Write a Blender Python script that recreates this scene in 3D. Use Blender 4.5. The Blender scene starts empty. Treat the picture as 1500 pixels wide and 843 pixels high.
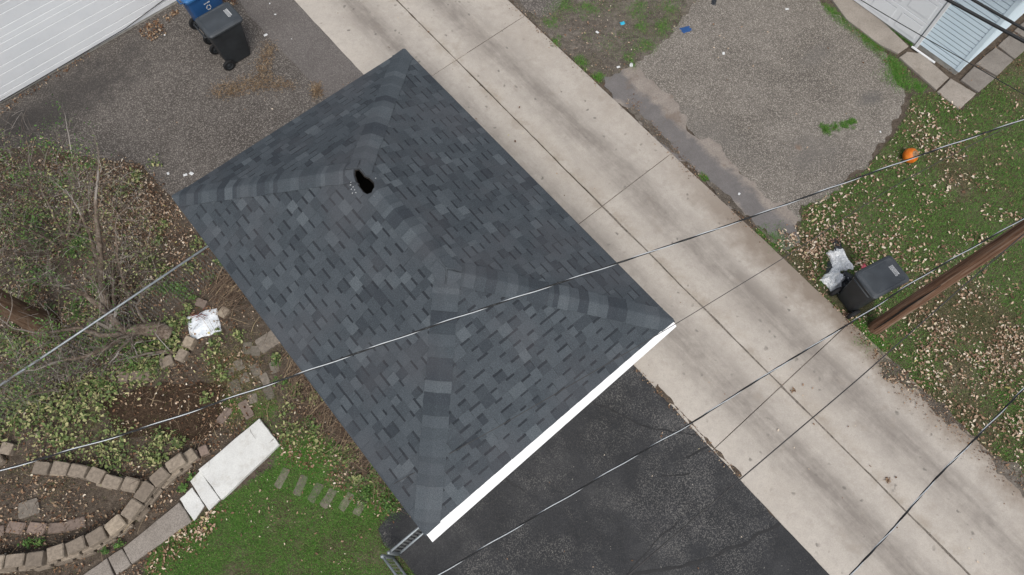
import bpy, bmesh, math, random
import numpy as np
from mathutils import Vector, Matrix, noise as mnoise
from mathutils.geometry import tessellate_polygon

R = math.radians
random.seed(11)
rng = np.random.default_rng(7)
scene = bpy.context.scene
col = scene.collection

# ------------------------------------------------------------------ camera
CAM_H, CAM_F, CAM_T = 11.3, 1000.0, R(22.5)
cam_d = bpy.data.cameras.new('camera'); cam = bpy.data.objects.new('camera', cam_d)
col.objects.link(cam); scene.camera = cam
cam.location = (0, 0, CAM_H); cam.rotation_euler = (CAM_T, 0, 0)
cam_d.sensor_width = 36.0; cam_d.lens = 36.0 * CAM_F / 1500.0
cam_d.clip_start = 0.1; cam_d.clip_end = 600.0

# ------------------------------------------------------------------ overcast light
SUN_EL, SUN_AZ = R(58), R(-78)          # direction the light comes from (azimuth from +X, counter-clockwise)
w = bpy.data.worlds.new('World'); scene.world = w; w.use_nodes = True
nt = w.node_tree; bg = nt.nodes['Background']
sky = nt.nodes.new('ShaderNodeTexSky'); sky.sky_type = 'NISHITA'; sky.sun_disc = False
sky.sun_elevation = SUN_EL; sky.sun_rotation = R(90) - SUN_AZ
sky.air_density = 1.0; sky.dust_density = 3.0; sky.ozone_density = 1.0
hs = nt.nodes.new('ShaderNodeHueSaturation'); hs.inputs['Saturation'].default_value = 0.42
nt.links.new(sky.outputs[0], hs.inputs['Color']); nt.links.new(hs.outputs[0], bg.inputs['Color'])
bg.inputs['Strength'].default_value = 0.115
sun_d = bpy.data.lights.new('sun', 'SUN'); sun = bpy.data.objects.new('sun', sun_d); col.objects.link(sun)
sun_d.energy = 1.5; sun_d.angle = R(30); sun_d.color = (1.0, 0.96, 0.9)
ldir = Vector((math.cos(SUN_EL) * math.cos(SUN_AZ), math.cos(SUN_EL) * math.sin(SUN_AZ), math.sin(SUN_EL)))
sun.rotation_euler = ldir.to_track_quat('Z', 'Y').to_euler(); sun.location = (6, -6, 20)

vs = scene.view_settings; vs.view_transform = 'Standard'; vs.look = 'None'; vs.gamma = 1.0; vs.exposure = 0.43
vs.use_curve_mapping = False

# ------------------------------------------------------------------ helpers
def at(px, py, z=0.0):
    """place on the height z that the photograph shows at pixel px, py (survey of the site)"""
    x = (px - 750) / CAM_F; y = -(py - 421.5) / CAM_F
    v = Vector((x, math.sin(CAM_T) + y * math.cos(CAM_T), -math.cos(CAM_T) + y * math.sin(CAM_T)))
    return Vector((0, 0, CAM_H)) + v * ((z - CAM_H) / v.z)

ANG = R(-50.2)
AX = Vector((math.cos(ANG), math.sin(ANG), 0))        # along the alley
AN = Vector((-math.sin(ANG), math.cos(ANG), 0))       # across the alley
UP = Vector((0, 0, 1))

def tag(o, label=None, cat=None, group=None, kind=None):
    if label: o['label'] = label
    if cat: o['category'] = cat
    if group: o['group'] = group
    if kind: o['kind'] = kind
    return o

def empty(name, loc=(0, 0, 0), rz=0.0, parent=None):
    o = bpy.data.objects.new(name, None); col.objects.link(o)
    o.location = loc; o.rotation_euler = (0, 0, rz); o.empty_display_size = 0.2
    if parent: o.parent = parent
    return o

class MB:
    def __init__(s): s.v = []; s.f = []; s.m = []; s.r = []; s.has_r = False
    def add(s, vs_, fs_, mi=0, rnd=0.5):
        b = len(s.v); s.v += [tuple(q) for q in vs_]
        for f in fs_:
            s.f.append(tuple(b + i for i in f)); s.m.append(mi); s.r.append(rnd)
        return s
    def box(s, c, size, rz=0.0, mi=0, rnd=0.5, bev=0.0, tap=1.0):
        hx, hy, hz = size[0] / 2, size[1] / 2, size[2] / 2
        b = min(bev, hx * .9, hy * .9, hz * .9)
        cs, sn = math.cos(rz), math.sin(rz)
        def P(x, y, z): return (c[0] + x * cs - y * sn, c[1] + x * sn + y * cs, c[2] + z)
        if b <= 0:
            vv = [P(x * (tap if z > 0 else 1), y * (tap if z > 0 else 1), z) for z in (-hz, hz) for x, y in ((-hx, -hy), (hx, -hy), (hx, hy), (-hx, hy))]
            s.add(vv, [(3, 2, 1, 0), (4, 5, 6, 7), (0, 1, 5, 4), (1, 2, 6, 5), (2, 3, 7, 6), (3, 0, 4, 7)], mi, rnd)
        else:
            def ring(ix, iy, z):
                return [P(x, y, z) for x, y in ((-ix + b, -iy), (ix - b, -iy), (ix, -iy + b), (ix, iy - b), (ix - b, iy), (-ix + b, iy), (-ix, iy - b), (-ix, -iy + b))]
            vv = ring(hx, hy, -hz) + ring(hx, hy, hz - b) + ring(hx - b * .8, hy - b * .8, hz)
            fs = [tuple(range(7, -1, -1)), tuple(range(16, 24))]
            for k in (0, 8):
                for i in range(8): fs.append((k + i, k + (i + 1) % 8, k + 8 + (i + 1) % 8, k + 8 + i))
            s.add(vv, fs, mi, rnd)
        return s
    def tube(s, pts, rad, n=6, mi=0, rnd=0.5, cap=True):
        pts = [Vector(p) for p in pts]
        if not hasattr(rad, '__len__'): rad = [rad] * len(pts)
        vv = []; fs = []
        for i, p in enumerate(pts):
            t = (pts[min(i + 1, len(pts) - 1)] - pts[max(i - 1, 0)]).normalized()
            a = t.cross(UP if abs(t.z) < .9 else Vector((1, 0, 0))).normalized(); b = t.cross(a)
            for k in range(n):
                q = 2 * math.pi * k / n
                vv.append(p + (a * math.cos(q) + b * math.sin(q)) * rad[i])
        for i in range(len(pts) - 1):
            for k in range(n):
                fs.append((i * n + k, i * n + (k + 1) % n, (i + 1) * n + (k + 1) % n, (i + 1) * n + k))
        if cap:
            fs.append(tuple(range(n - 1, -1, -1))); fs.append(tuple(range((len(pts) - 1) * n, len(pts) * n)))
        return s.add(vv, fs, mi, rnd)
    def prism(s, poly, z0, z1, mi=0, rnd=0.5):
        n = len(poly)
        return s.add([(p[0], p[1], z0) for p in poly] + [(p[0], p[1], z1) for p in poly],
                     [tuple(range(n - 1, -1, -1)), tuple(range(n, 2 * n))] + [(i, (i + 1) % n, n + (i + 1) % n, n + i) for i in range(n)], mi, rnd)
    def build(s, name, mats, parent=None, smooth=False, auto=None):
        me = bpy.data.meshes.new(name); me.from_pydata(s.v, [], s.f)
        if not isinstance(mats, (list, tuple)): mats = [mats]
        for m in mats: me.materials.append(m)
        me.polygons.foreach_set('material_index', s.m)
        a = me.attributes.new('rnd', 'FLOAT', 'FACE'); a.data.foreach_set('value', s.r)
        if smooth:
            me.polygons.foreach_set('use_smooth', [True] * len(s.f))
            if auto: me.set_sharp_from_angle(angle=R(auto))
        me.update()
        o = bpy.data.objects.new(name, me); col.objects.link(o)
        if parent: o.parent = parent
        return o

# ------------------------------------------------------------------ procedural materials
class NT:
    def __init__(s, name):
        s.mat = bpy.data.materials.new(name); s.mat.use_nodes = True
        s.t = s.mat.node_tree; s.b = s.t.nodes['Principled BSDF']; s._p = None
    def node(s, ty, **kw):
        n = s.t.nodes.new(ty)
        for k, v in kw.items(): setattr(n, k, v)
        return n
    def put(s, sock, v):
        if hasattr(v, 'links'): s.t.links.new(v, sock)
        elif isinstance(v, (tuple, list)) and len(v) == 3 and sock.type == 'RGBA': sock.default_value = (*v, 1)
        else: sock.default_value = v
    def pos(s):
        if not s._p: s._p = s.node('ShaderNodeNewGeometry').outputs['Position']
        return s._p
    def obj(s): return s.node('ShaderNodeTexCoord').outputs['Object']
    def scaled(s, v, sc):
        n = s.node('ShaderNodeMapping'); s.put(n.inputs[0], v); n.inputs['Scale'].default_value = sc; return n.outputs[0]
    def rot(s, v, a, sc=(1, 1, 1)):
        n = s.node('ShaderNodeMapping'); s.put(n.inputs[0], v); n.inputs['Rotation'].default_value = (0, 0, a); 
        return s.scaled(n.outputs[0], sc)
    def noise(s, scale, detail=2.0, rough=.55, v=None, off=None):
        n = s.node('ShaderNodeTexNoise'); n.inputs['Scale'].default_value = scale
        n.inputs['Detail'].default_value = detail; n.inputs['Roughness'].default_value = rough
        vv = v if v is not None else s.pos()
        if off is not None:
            m = s.node('ShaderNodeMapping'); s.put(m.inputs[0], vv); m.inputs['Location'].default_value = (off, off * 1.7, off * .3); vv = m.outputs[0]
        s.put(n.inputs['Vector'], vv); return n.outputs['Fac']
    def vor(s, scale, v=None, out='Distance', feat='F1'):
        n = s.node('ShaderNodeTexVoronoi', feature=feat); n.inputs['Scale'].default_value = scale
        s.put(n.inputs['Vector'], v if v is not None else s.pos()); return n.outputs[out]
    def rnd(s): return s.node('ShaderNodeAttribute', attribute_name='rnd').outputs['Fac']
    def ramp(s, fac, stops, interp='LINEAR'):
        n = s.node('ShaderNodeValToRGB'); cr = n.color_ramp; cr.interpolation = interp
        while len(cr.elements) < len(stops): cr.elements.new(.5)
        for e, (p, c) in zip(cr.elements, stops):
            e.position = p; e.color = (*c, 1) if hasattr(c, '__len__') else (c, c, c, 1)
        s.put(n.inputs[0], fac); return n.outputs[0]
    def mix(s, f, a, b, blend='MIX'):
        n = s.node('ShaderNodeMix', data_type='RGBA', blend_type=blend)
        s.put(n.inputs[0], f); s.put(n.inputs[6], a); s.put(n.inputs[7], b); return n.outputs[2]
    def m(s, op, a, b=0.0, c=None):
        n = s.node('ShaderNodeMath', operation=op); s.put(n.inputs[0], a); s.put(n.inputs[1], b)
        if c is not None: s.put(n.inputs[2], c)
        return n.outputs[0]
    def dot(s, v, d):
        n = s.node('ShaderNodeVectorMath', operation='DOT_PRODUCT'); s.put(n.inputs[0], v); n.inputs[1].default_value = d
        return n.outputs['Value']
    def bump(s, h, strength=.3, dist=.01):
        n = s.node('ShaderNodeBump'); n.inputs['Strength'].default_value = strength; n.inputs['Distance'].default_value = dist
        s.put(n.inputs['Height'], h); s.t.links.new(n.outputs[0], s.b.inputs['Normal'])
    def done(s, color, rough=.8, metal=0.0, spec=.35):
        s.put(s.b.inputs['Base Color'], color); s.put(s.b.inputs['Roughness'], rough)
        s.put(s.b.inputs['Metallic'], metal); s.b.inputs['Specular IOR Level'].default_value = spec
        return s.mat

M = {}
def simple(name, c, rough=.6, metal=0.0, var=.12, scale=6, spec=.35):
    n = NT(name); f = n.noise(scale, 4)
    M[name] = n.done(n.mix(n.ramp(f, [(.3, 0), (.7, 1)]), tuple(x * (1 - var) for x in c), tuple(min(1, x * (1 + var)) for x in c)), rough, metal, spec)
    n.bump(n.noise(scale * 15, 2), .15, .004)
    return M[name]

# --- concrete of the alley
J0 = at(580, 0)
def mk_alley():
    n = NT('alley_concrete'); p = n.pos()
    d = n.m('SUBTRACT', n.dot(p, AN), AN.dot(J0))                   # metres across from the middle joint
    n1 = n.noise(.55, 5, .6); n2 = n.noise(7, 8, .75); n3 = n.noise(70, 3, .7)
    c = n.ramp(n1, [(.3, (.41, .366, .315)), (.5, (.475, .434, .382)), (.72, (.45, .41, .362))])
    c = n.mix(n.ramp(n2, [(.36, .6), (.52, 0)]), c, (.37, .335, .30))
    c = n.mix(n.ramp(n.noise(1.6, 9, .75, off=31.0), [(.42, .4), (.56, 0)]), c, (.38, .345, .305))
    c = n.mix(n.ramp(n3, [(.34, .4), (.52, 0)]), c, (.30, .27, .24))
    c = n.mix(n.ramp(n3, [(.58, 0), (.75, .4)]), c, (.62, .59, .54))
    st = n.rot(p, -ANG, (.28, 1.9, 1))
    streak = n.noise(1.3, 8, .75, st)
    wheel = None
    for off, wd in ((.76, .40), (-.76, .40)):
        g = n.m('DIVIDE', n.m('SUBTRACT', d, off), wd); g = n.m('POWER', 2.718, n.m('MULTIPLY', n.m('MULTIPLY', g, g), -1.0))
        wheel = g if wheel is None else n.m('ADD', wheel, g)
    wf = n.m('MULTIPLY', wheel, n.ramp(n.m('ADD', n.m('MULTIPLY', streak, .6), n.m('MULTIPLY', n.noise(2.3, 9, .78, off=12.0), .4)), [(.37, .18), (.57, .9)]))
    c = n.mix(wf, c, (.19, .168, .148))
    jn = n.m('DIVIDE', d, .16); jn = n.m('POWER', 2.718, n.m('MULTIPLY', n.m('MULTIPLY', jn, jn), -1.0))
    c = n.mix(n.m('MULTIPLY', jn, n.ramp(n.noise(3.0, 6, .7, off=17.0), [(.4, 0), (.65, .6)])), c, (.26, .215, .165))
    blot = n.ramp(n.noise(2.6, 4, .6, off=4.0), [(.60, 0), (.72, .4)]); c = n.mix(blot, c, (.26, .22, .18))
    sp = n.vor(5.5, off_vec(n, p)); spn = n.noise(3.1, 1, .5, off=9.0)
    spots = n.m('MULTIPLY', n.ramp(sp, [(.10, .75), (.19, 0)]), n.ramp(spn, [(.50, 0), (.62, 1)]))
    c = n.mix(spots, c, (.13, .12, .105))
    u = n.m('SUBTRACT', n.dot(p, AX), AX.dot(J0))
    edge = n.m('ADD', d, n.m('MULTIPLY', n.m('SUBTRACT', n.noise(1.5, 8, .72), .5), 1.2))
    mr = n.node('ShaderNodeMapRange'); n.put(mr.inputs[0], edge); mr.inputs[1].default_value = 1.18; mr.inputs[2].default_value = 1.6
    mr.inputs[3].default_value = 0; mr.inputs[4].default_value = .85
    mu = n.node('ShaderNodeMapRange'); n.put(mu.inputs[0], u); mu.inputs[1].default_value = 6.5; mu.inputs[2].default_value = 8.5; mu.inputs[3].default_value = .3; mu.inputs[4].default_value = 1.0
    c = n.mix(n.m('MULTIPLY', mr.outputs[0], mu.outputs[0]), c, (.20, .16, .125))
    n.bump(n.m('ADD', n3, n.m('MULTIPLY', n2, 2.0)), .25, .006)
    M['alley'] = n.done(c, .88)
def off_vec(n, p):
    m = n.node('ShaderNodeMapping'); n.put(m.inputs[0], p)
    nz = n.node('ShaderNodeTexNoise'); nz.inputs['Scale'].default_value = 9; n.put(nz.inputs['Vector'], p)
    a = n.node('ShaderNodeVectorMath', operation='MULTIPLY_ADD'); n.put(a.inputs[0], nz.outputs['Color']); a.inputs[1].default_value = (.12, .12, 0); n.put(a.inputs[2], m.outputs[0])
    return a.outputs[0]
mk_alley()

def mk_asphalt(name, lo, mid, hi, stone, stonef=.5, stain=None, stains=(), patch=None, sc=34):
    n = NT(name); p = n.pos()
    n1 = n.noise(.7, 5, .6); n2 = n.noise(4.5, 4, .6); n3 = n.noise(sc, 2, .7)
    c = n.ramp(n1, [(.32, lo), (.5, mid), (.7, hi)])
    c = n.mix(n.ramp(n2, [(.35, .5), (.65, 0)]), c, lo)
    if patch:
        pf = n.ramp(n.noise(.9, 4, .65, off=21.0), [(.46, 0), (.62, 1)])
        sf = n.m('MULTIPLY', n.ramp(n3, [(.50, 0), (.62, stonef)]), n.m('ADD', n.m('MULTIPLY', pf, .85), .15))
    else: sf = n.ramp(n3, [(.50, 0), (.64, stonef)])
    c = n.mix(sf, c, stone)
    c = n.mix(n.ramp(n.noise(sc * 1.15, 2, .7, off=3.3), [(.54, 0), (.66, .55)]), c, tuple(x * .45 for x in lo))
    white = n.ramp(n.vor(13, off_vec(n, p)), [(.05, .8), (.09, 0)])
    c = n.mix(n.m('MULTIPLY', white, n.ramp(n.noise(1.7, 3, off=7.7), [(.5, 0), (.62, .8)])), c, (.5, .47, .42))
    for (q, rad, amt, cc) in stains:
        v = n.node('ShaderNodeVectorMath', operation='SUBTRACT'); n.put(v.inputs[0], p); v.inputs[1].default_value = (q[0], q[1], 0)
        rr = n.rot(v.outputs[0], -q[2] if len(q) > 2 else 0.0)
        rr = n.scaled(rr, (1 / rad[0], 1 / rad[1], 0))
        ln = n.node('ShaderNodeVectorMath', operation='LENGTH'); n.put(ln.inputs[0], rr)
        e = n.m('ADD', ln.outputs['Value'], n.m('MULTIPLY', n.m('SUBTRACT', n.noise(2.2, 7, .72), .5), 2.6))
        c = n.mix(n.ramp(e, [(.2, amt), (1.0, 0)]), c, cc)
    n.bump(n3, .45, .008)
    M[name] = n.done(c, .9)

q1 = at(90, 150); q2 = at(185, 190); q3 = at(150, 130)
mk_asphalt('drive_aged', (.058, .050, .044), (.085, .075, .067), (.115, .102, .092), (.30, .27, .24), .75, sc=44,
           stains=[((q1.x, q1.y, R(42)), (2.6, .9), .75, (.045, .041, .039)), ((at(20, 195).x, at(20, 195).y, 0), (1.3, .7), .7, (.04, .036, .034))])
mk_asphalt('apron_aged', (.098, .087, .081), (.125, .112, .105), (.145, .131, .123), (.27, .25, .23), .45, sc=48)
mk_asphalt('drive_sealed', (.022, .023, .025), (.034, .035, .038), (.062, .062, .063), (.22, .21, .195), .6, patch=True, sc=62)
mk_asphalt('parking_gravel', (.09, .079, .067), (.145, .129, .111), (.19, .17, .148), (.43, .39, .34), .8,
           stains=[((at(1275, 145).x, at(1275, 145).y, .5), (.35, .2), .6, (.10, .095, .09)), ((at(1195, 80).x, at(1195, 80).y, .7), (.7, .25), .5, (.13, .12, .11)),
                   ((at(1190, 225).x, at(1190, 225).y, .2), (.8, .45), .55, (.12, .11, .10)), ((at(1050, 200).x, at(1050, 200).y, -.6), (1.4, .5), .45, (.15, .138, .125)),
                   ((at(1170, 218).x, at(1170, 218).y, .2), (.10, .10), .6, (.20, .13, .09))], sc=54)
def mk_strip():
    n = NT('strip_mix'); p = n.pos()
    d = n.m('SUBTRACT', n.dot(p, AN), AN.dot(J0)); u = n.m('SUBTRACT', n.dot(p, AX), AX.dot(J0))
    e = n.m('ADD', n.m('ABSOLUTE', n.m('SUBTRACT', d, n.m('ADD', 2.02, n.m('MULTIPLY', u, .012)))), n.m('MULTIPLY', n.m('SUBTRACT', n.noise(1.5, 6, .7), .5), .75))
    g = n.noise(50, 3, .7); n1 = n.noise(3, 5, .65)
    grey = n.ramp(n1, [(.3, (.14, .131, .128)), (.7, (.18, .168, .164))]); sand = n.ramp(n1, [(.3, (.235, .20, .172)), (.7, (.31, .272, .238))])
    c = n.mix(n.ramp(e, [(.20, 0), (.34, 1)]), grey, sand); c = n.mix(n.ramp(g, [(.36, .45), (.6, 0)]), c, (.10, .088, .078))
    c = n.mix(n.ramp(n.noise(2.4, 4, .65, off=6.0), [(.58, 0), (.68, .6)]), c, (.15, .115, .092))
    n.bump(g, .4, .008); M['strip'] = n.done(c, .9)
mk_strip()
def mk_soil(name, a, b, c3, fine=45):
    n = NT(name); n1 = n.noise(1.1, 6, .65); n2 = n.noise(9, 5, .65); n3 = n.noise(fine, 3, .7)
    c = n.ramp(n1, [(.32, a), (.5, b), (.68, c3)])
    c = n.mix(n.ramp(n2, [(.38, .6), (.62, 0)]), c, tuple(x * .5 for x in a))
    c = n.mix(n.ramp(n3, [(.52, 0), (.7, .5)]), c, tuple(min(1, x * 1.8) for x in c3))
    n.bump(n.m('ADD', n3, n.m('MULTIPLY', n2, 3)), .9, .02); M[name] = n.done(c, .95, spec=.15)
mk_soil('soil', (.078, .060, .046), (.11, .088, .068), (.15, .122, .097))
mk_soil('soil_lawn', (.055, .065, .025), (.085, .08, .043), (.13, .11, .075))
mk_soil('soil_verge', (.095, .08, .064), (.14, .12, .10), (.21, .186, .16))
mk_soil('soil_bed', (.040, .027, .018), (.062, .041, .027), (.088, .060, .040))
mk_soil('soil_gap', (.15, .13, .108), (.20, .175, .15), (.27, .24, .205))

# --- shingles: colour per tab comes from the blended granules
def mk_shingle(name, stops):
    n = NT(name); r = n.rnd()
    c = n.ramp(r, stops)
    g = n.noise(120, 3, .75); n2 = n.noise(1.2, 3)
    c = n.mix(n.ramp(g, [(.36, .6), (.56, 0)]), c, (.02, .023, .026))
    c = n.mix(n.ramp(g, [(.58, 0), (.72, .35)]), c, (.24, .255, .27))
    c = n.mix(n.ramp(n2, [(.45, 0), (.65, .22)]), c, (.100, .094, .100))
    n.bump(g, .6, .004); M[name] = n.done(c, .93, spec=.2)
mk_shingle('shingle', [(0, (.040, .048, .057)), (.25, (.055, .066, .076)), (.5, (.067, .079, .090)), (.75, (.079, .093, .105)), (1, (.110, .128, .141))])
mk_shingle('shingle_band', [(0, (.022, .026, .032)), (1, (.033, .039, .046))])  # dark granule band printed at the top of each gap
mk_shingle('cap', [(0, (.042, .050, .060)), (.25, (.052, .063, .073)), (.4, (.066, .079, .090)), (.7, (.078, .092, .104)), (1, (.102, .119, .132))])

simple('deck_wood', (.018, .015, .012), .85, var=.3, scale=20)  # near-black: shade inside the roof hole is put into the wood colour
simple('attic_dark', (.012, .010, .008), .95)  # near-black: the unlit attic is painted dark
simple('white_metal', (.82, .83, .83), .4, var=.03)
simple('white_trim', (.74, .75, .76), .55, var=.05)
simple('garage_wall', (.60, .60, .58), .7, var=.06)
simple('soffit', (.7, .7, .69), .6, var=.04)
simple('galv', (.30, .33, .35), .5, .5, var=.18, scale=14)
simple('galv_wire', (.36, .37, .37), .5, .6, var=.2)
simple('cart_black', (.024, .027, .030), .52, var=.22, scale=5)
simple('cart_lid', (.050, .057, .064), .48, var=.18, scale=4)
simple('cart_blue', (.020, .075, .20), .45, var=.12, scale=4)
simple('cart_blue_lid', (.035, .14, .34), .42, var=.12, scale=4)
simple('rubber', (.011, .011, .012), .75)
simple('print_white', (.62, .63, .63), .6)
simple('wire_black', (.012, .013, .014), .5)
simple('wire_dark', (.045, .043, .042), .6)
simple('alu', (.52, .55, .57), .45, .4, var=.05)
simple('foundation', (.34, .33, .30), .85, var=.18, scale=9)
simple('roof_far', (.10, .10, .105), .9, var=.2, scale=10)
simple('tar', (.017, .017, .018), .6, var=.3)
simple('plastic_blue', (.02, .07, .20), .5)
simple('plastic_cyan', (.03, .38, .55), .5)
simple('black_bag', (.02, .022, .026), .3, spec=.5)
simple('pink_wrap', (.45, .08, .12), .5)
simple('stem_red', (.16, .03, .025), .7, var=.3)

def mk_siding(name, a, b, dirt):
    n = NT(name); n1 = n.noise(1.3, 4, .6); n2 = n.noise(14, 4, .65)
    c = n.mix(n.ramp(n1, [(.3, 0), (.7, 1)]), a, b); c = n.mix(n.ramp(n2, [(.58, 0), (.75, .35)]), c, dirt)
    n.bump(n2, .08, .003); M[name] = n.done(c, .5)
mk_siding('siding_white', (.66, .685, .71), (.72, .74, .76), (.56, .57, .56))
mk_siding('siding_blue', (.64, .76, .84), (.68, .79, .86), (.54, .62, .67))
mk_siding('lap_shade', (.30, .37, .42), (.36, .43, .48), (.25, .3, .33))  # shade lines of the laps, painted as a darker blue strip
mk_siding('lap_highlight', (.80, .82, .83), (.84, .85, .86), (.7, .7, .7))  # light caught on the sloping laps, painted as a brighter white
mk_siding('door_white', (.76, .79, .81), (.80, .82, .84), (.66, .68, .68))

def mk_slab(name, a, b, dirt, sp=.4):
    n = NT(name); n1 = n.noise(1.6, 5, .6); n2 = n.noise(7, 5, .65); n3 = n.noise(55, 3, .7)
    c = n.mix(n.ramp(n1, [(.35, 0), (.65, 1)]), a, b); c = n.mix(n.ramp(n2, [(.52, 0), (.72, .55)]), c, dirt)
    c = n.mix(n.ramp(n3, [(.35, sp), (.6, 0)]), c, tuple(x * .5 for x in a)); n.bump(n3, .35, .006)
    M[name] = n.done(c, .9)
mk_slab('slab_grey', (.27, .24, .205), (.35, .31, .27), (.20, .165, .135))
mk_slab('slab_dark', (.19, .17, .15), (.24, .215, .19), (.12, .10, .085))
mk_slab('slab_white', (.58, .58, .56), (.70, .705, .68), (.44, .42, .37), .25)
mk_slab('walk_exposed', (.25, .22, .19), (.32, .285, .25), (.17, .145, .12), .7)

def mk_rndcol(name, stops, rough=.8, fine=30, amt=.4, spec=.25, dark=.5, trans=0):
    n = NT(name); c = n.ramp(n.rnd(), stops)
    f = n.noise(fine, 4, .65); c = n.mix(n.ramp(f, [(.35, amt), (.65, 0)]), c, (stops[0][1][0] * dark, stops[0][1][1] * dark, stops[0][1][2] * dark))
    n.bump(f, .35, .006); M[name] = n.done(c, rough, spec=spec)
mk_rndcol('block', [(0, (.20, .165, .13)), (.5, (.26, .215, .17)), (.85, (.33, .275, .215)), (1, (.40, .33, .25))], .92, 22, .55)
mk_rndcol('block_pink', [(0, (.19, .15, .125)), (1, (.30, .225, .185))], .92, 22, .5)
mk_rndcol('paver', [(0, (.15, .135, .112)), (1, (.25, .215, .18))], .92, 18, .6)
mk_rndcol('leaf_tan', [(0, (.10, .058, .036)), (.25, (.22, .13, .08)), (.5, (.40, .27, .18)), (.78, (.60, .47, .35)), (.95, (.76, .68, .56)), (1, (.46, .42, .14))], .75, 60, .25)
mk_rndcol('leaf_brown', [(0, (.07, .035, .02)), (.3, (.15, .075, .04)), (.55, (.24, .14, .08)), (.8, (.38, .26, .16)), (1, (.52, .42, .30))], .8, 60, .3)
mk_rndcol('leaf_green', [(0, (.055, .09, .03)), (.35, (.12, .175, .055)), (.65, (.22, .26, .09)), (.88, (.38, .38, .18)), (1, (.54, .49, .25))], .6, 60, .25)
mk_rndcol('leaf_deep', [(0, (.04, .09, .022)), (.6, (.085, .18, .04)), (1, (.18, .28, .07))], .6, 60, .25)
mk_rndcol('grass', [(0, (.052, .14, .022)), (.4, (.082, .215, .032)), (.75, (.115, .275, .043)), (.93, (.17, .29, .065)), (1, (.32, .29, .14))], .7, 40, .1)
mk_rndcol('grass_dry', [(0, (.05, .075, .02)), (.4, (.10, .12, .035)), (.7, (.20, .17, .08)), (1, (.34, .28, .16))], .8, 40, .1)
mk_rndcol('straw', [(0, (.14, .085, .05)), (.5, (.25, .17, .10)), (1, (.40, .31, .205))], .85, 50, .2)
mk_rndcol('stalk', [(0, (.075, .05, .036)), (.5, (.14, .098, .07)), (.85, (.23, .17, .12)), (1, (.40, .31, .19))], .85, 50, .2)
mk_rndcol('twig', [(0, (.11, .088, .07)), (.6, (.22, .19, .16)), (1, (.38, .35, .32))], .9, 40, .3)
def mk_bark(name, a, b, crack, sc):
    n = NT(name); v = n.scaled(n.obj(), sc); f = n.noise(6, 6, .65, v); g = n.noise(22, 4, .6, v)
    c = n.ramp(f, [(.3, crack), (.48, a), (.7, b)]); c = n.mix(n.ramp(g, [(.4, .45), (.6, 0)]), c, crack)
    n.bump(n.m('ADD', f, n.m('MULTIPLY', g, .5)), .8, .02); M[name] = n.done(c, .9, spec=.15)
mk_bark('bark_grey', (.18, .14, .11), (.28, .235, .195), (.05, .036, .027), (2, 2, .6))
mk_bark('bark_tree', (.15, .095, .062), (.22, .155, .11), (.06, .036, .024), (2.2, 2.2, .35))
mk_bark('pole_wood', (.21, .115, .07), (.36, .275, .21), (.06, .034, .024), (4.5, 4.5, .13))

# ------------------------------------------------------------------ the ground and its layers
def vnoise(x, y, s, seed=0):
    x = np.asarray(x) * s + seed * 17.3; y = np.asarray(y) * s + seed * 9.1
    xi = np.floor(x).astype(np.int64); yi = np.floor(y).astype(np.int64); fx = x - xi; fy = y - yi
    def h(a, b):
        k = (a * 374761393 + b * 668265263 + seed * 1442695) & 0xffffffff
        k = ((k ^ (k >> 13)) * 1274126177) & 0xffffffff
        return ((k ^ (k >> 16)) & 0xffff) / 65535.0
    u = fx * fx * (3 - 2 * fx); v = fy * fy * (3 - 2 * fy)
    return (h(xi, yi) * (1 - u) + h(xi + 1, yi) * u) * (1 - v) + (h(xi, yi + 1) * (1 - u) + h(xi + 1, yi + 1) * u) * v

def wpoly(pts, z=0.0): return [at(p[0], p[1], z) for p in pts]

def sheet(name, pts, z, mat, jit=0.03, step=.14, kind='structure', parent=None, seed=0, world=False):
    P = [Vector((p[0], p[1], 0)) for p in (pts if world else wpoly(pts))]
    out = []
    for i, a in enumerate(P):
        b = P[(i + 1) % len(P)]; L = (b - a).length; k = max(1, min(160, int(L / step)))
        nrm = Vector((-(b - a).y, (b - a).x, 0)).normalized() if L > 0 else Vector((0, 0, 0))
        for j in range(k):
            q = a.lerp(b, j / k)
            d = mnoise.noise(Vector((q.x * 1.6, q.y * 1.6, seed * 3.1))) * jit * 1.6 + mnoise.noise(Vector((q.x * 7, q.y * 7, seed))) * jit
            out.append(Vector((q.x + nrm.x * d, q.y + nrm.y * d, z)))
    tris = tessellate_polygon([out])
    mb = MB(); fs = []
    for t in tris:
        a, b, c = (out[i] for i in t)
        fs.append(t if (b - a).cross(c - a).z > 0 else (t[0], t[2], t[1]))
    mb.add(out, fs); o = mb.build(name, mat, parent)
    if kind: o['kind'] = kind
    return o

gm = MB(); g_ = 150
gm.add([(-g_, -g_, 0), (g_, -g_, 0), (g_, g_, 0), (-g_, g_, 0)], [(0, 1, 2, 3)])
tag(gm.build('ground', M['soil']), kind='structure')

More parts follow.
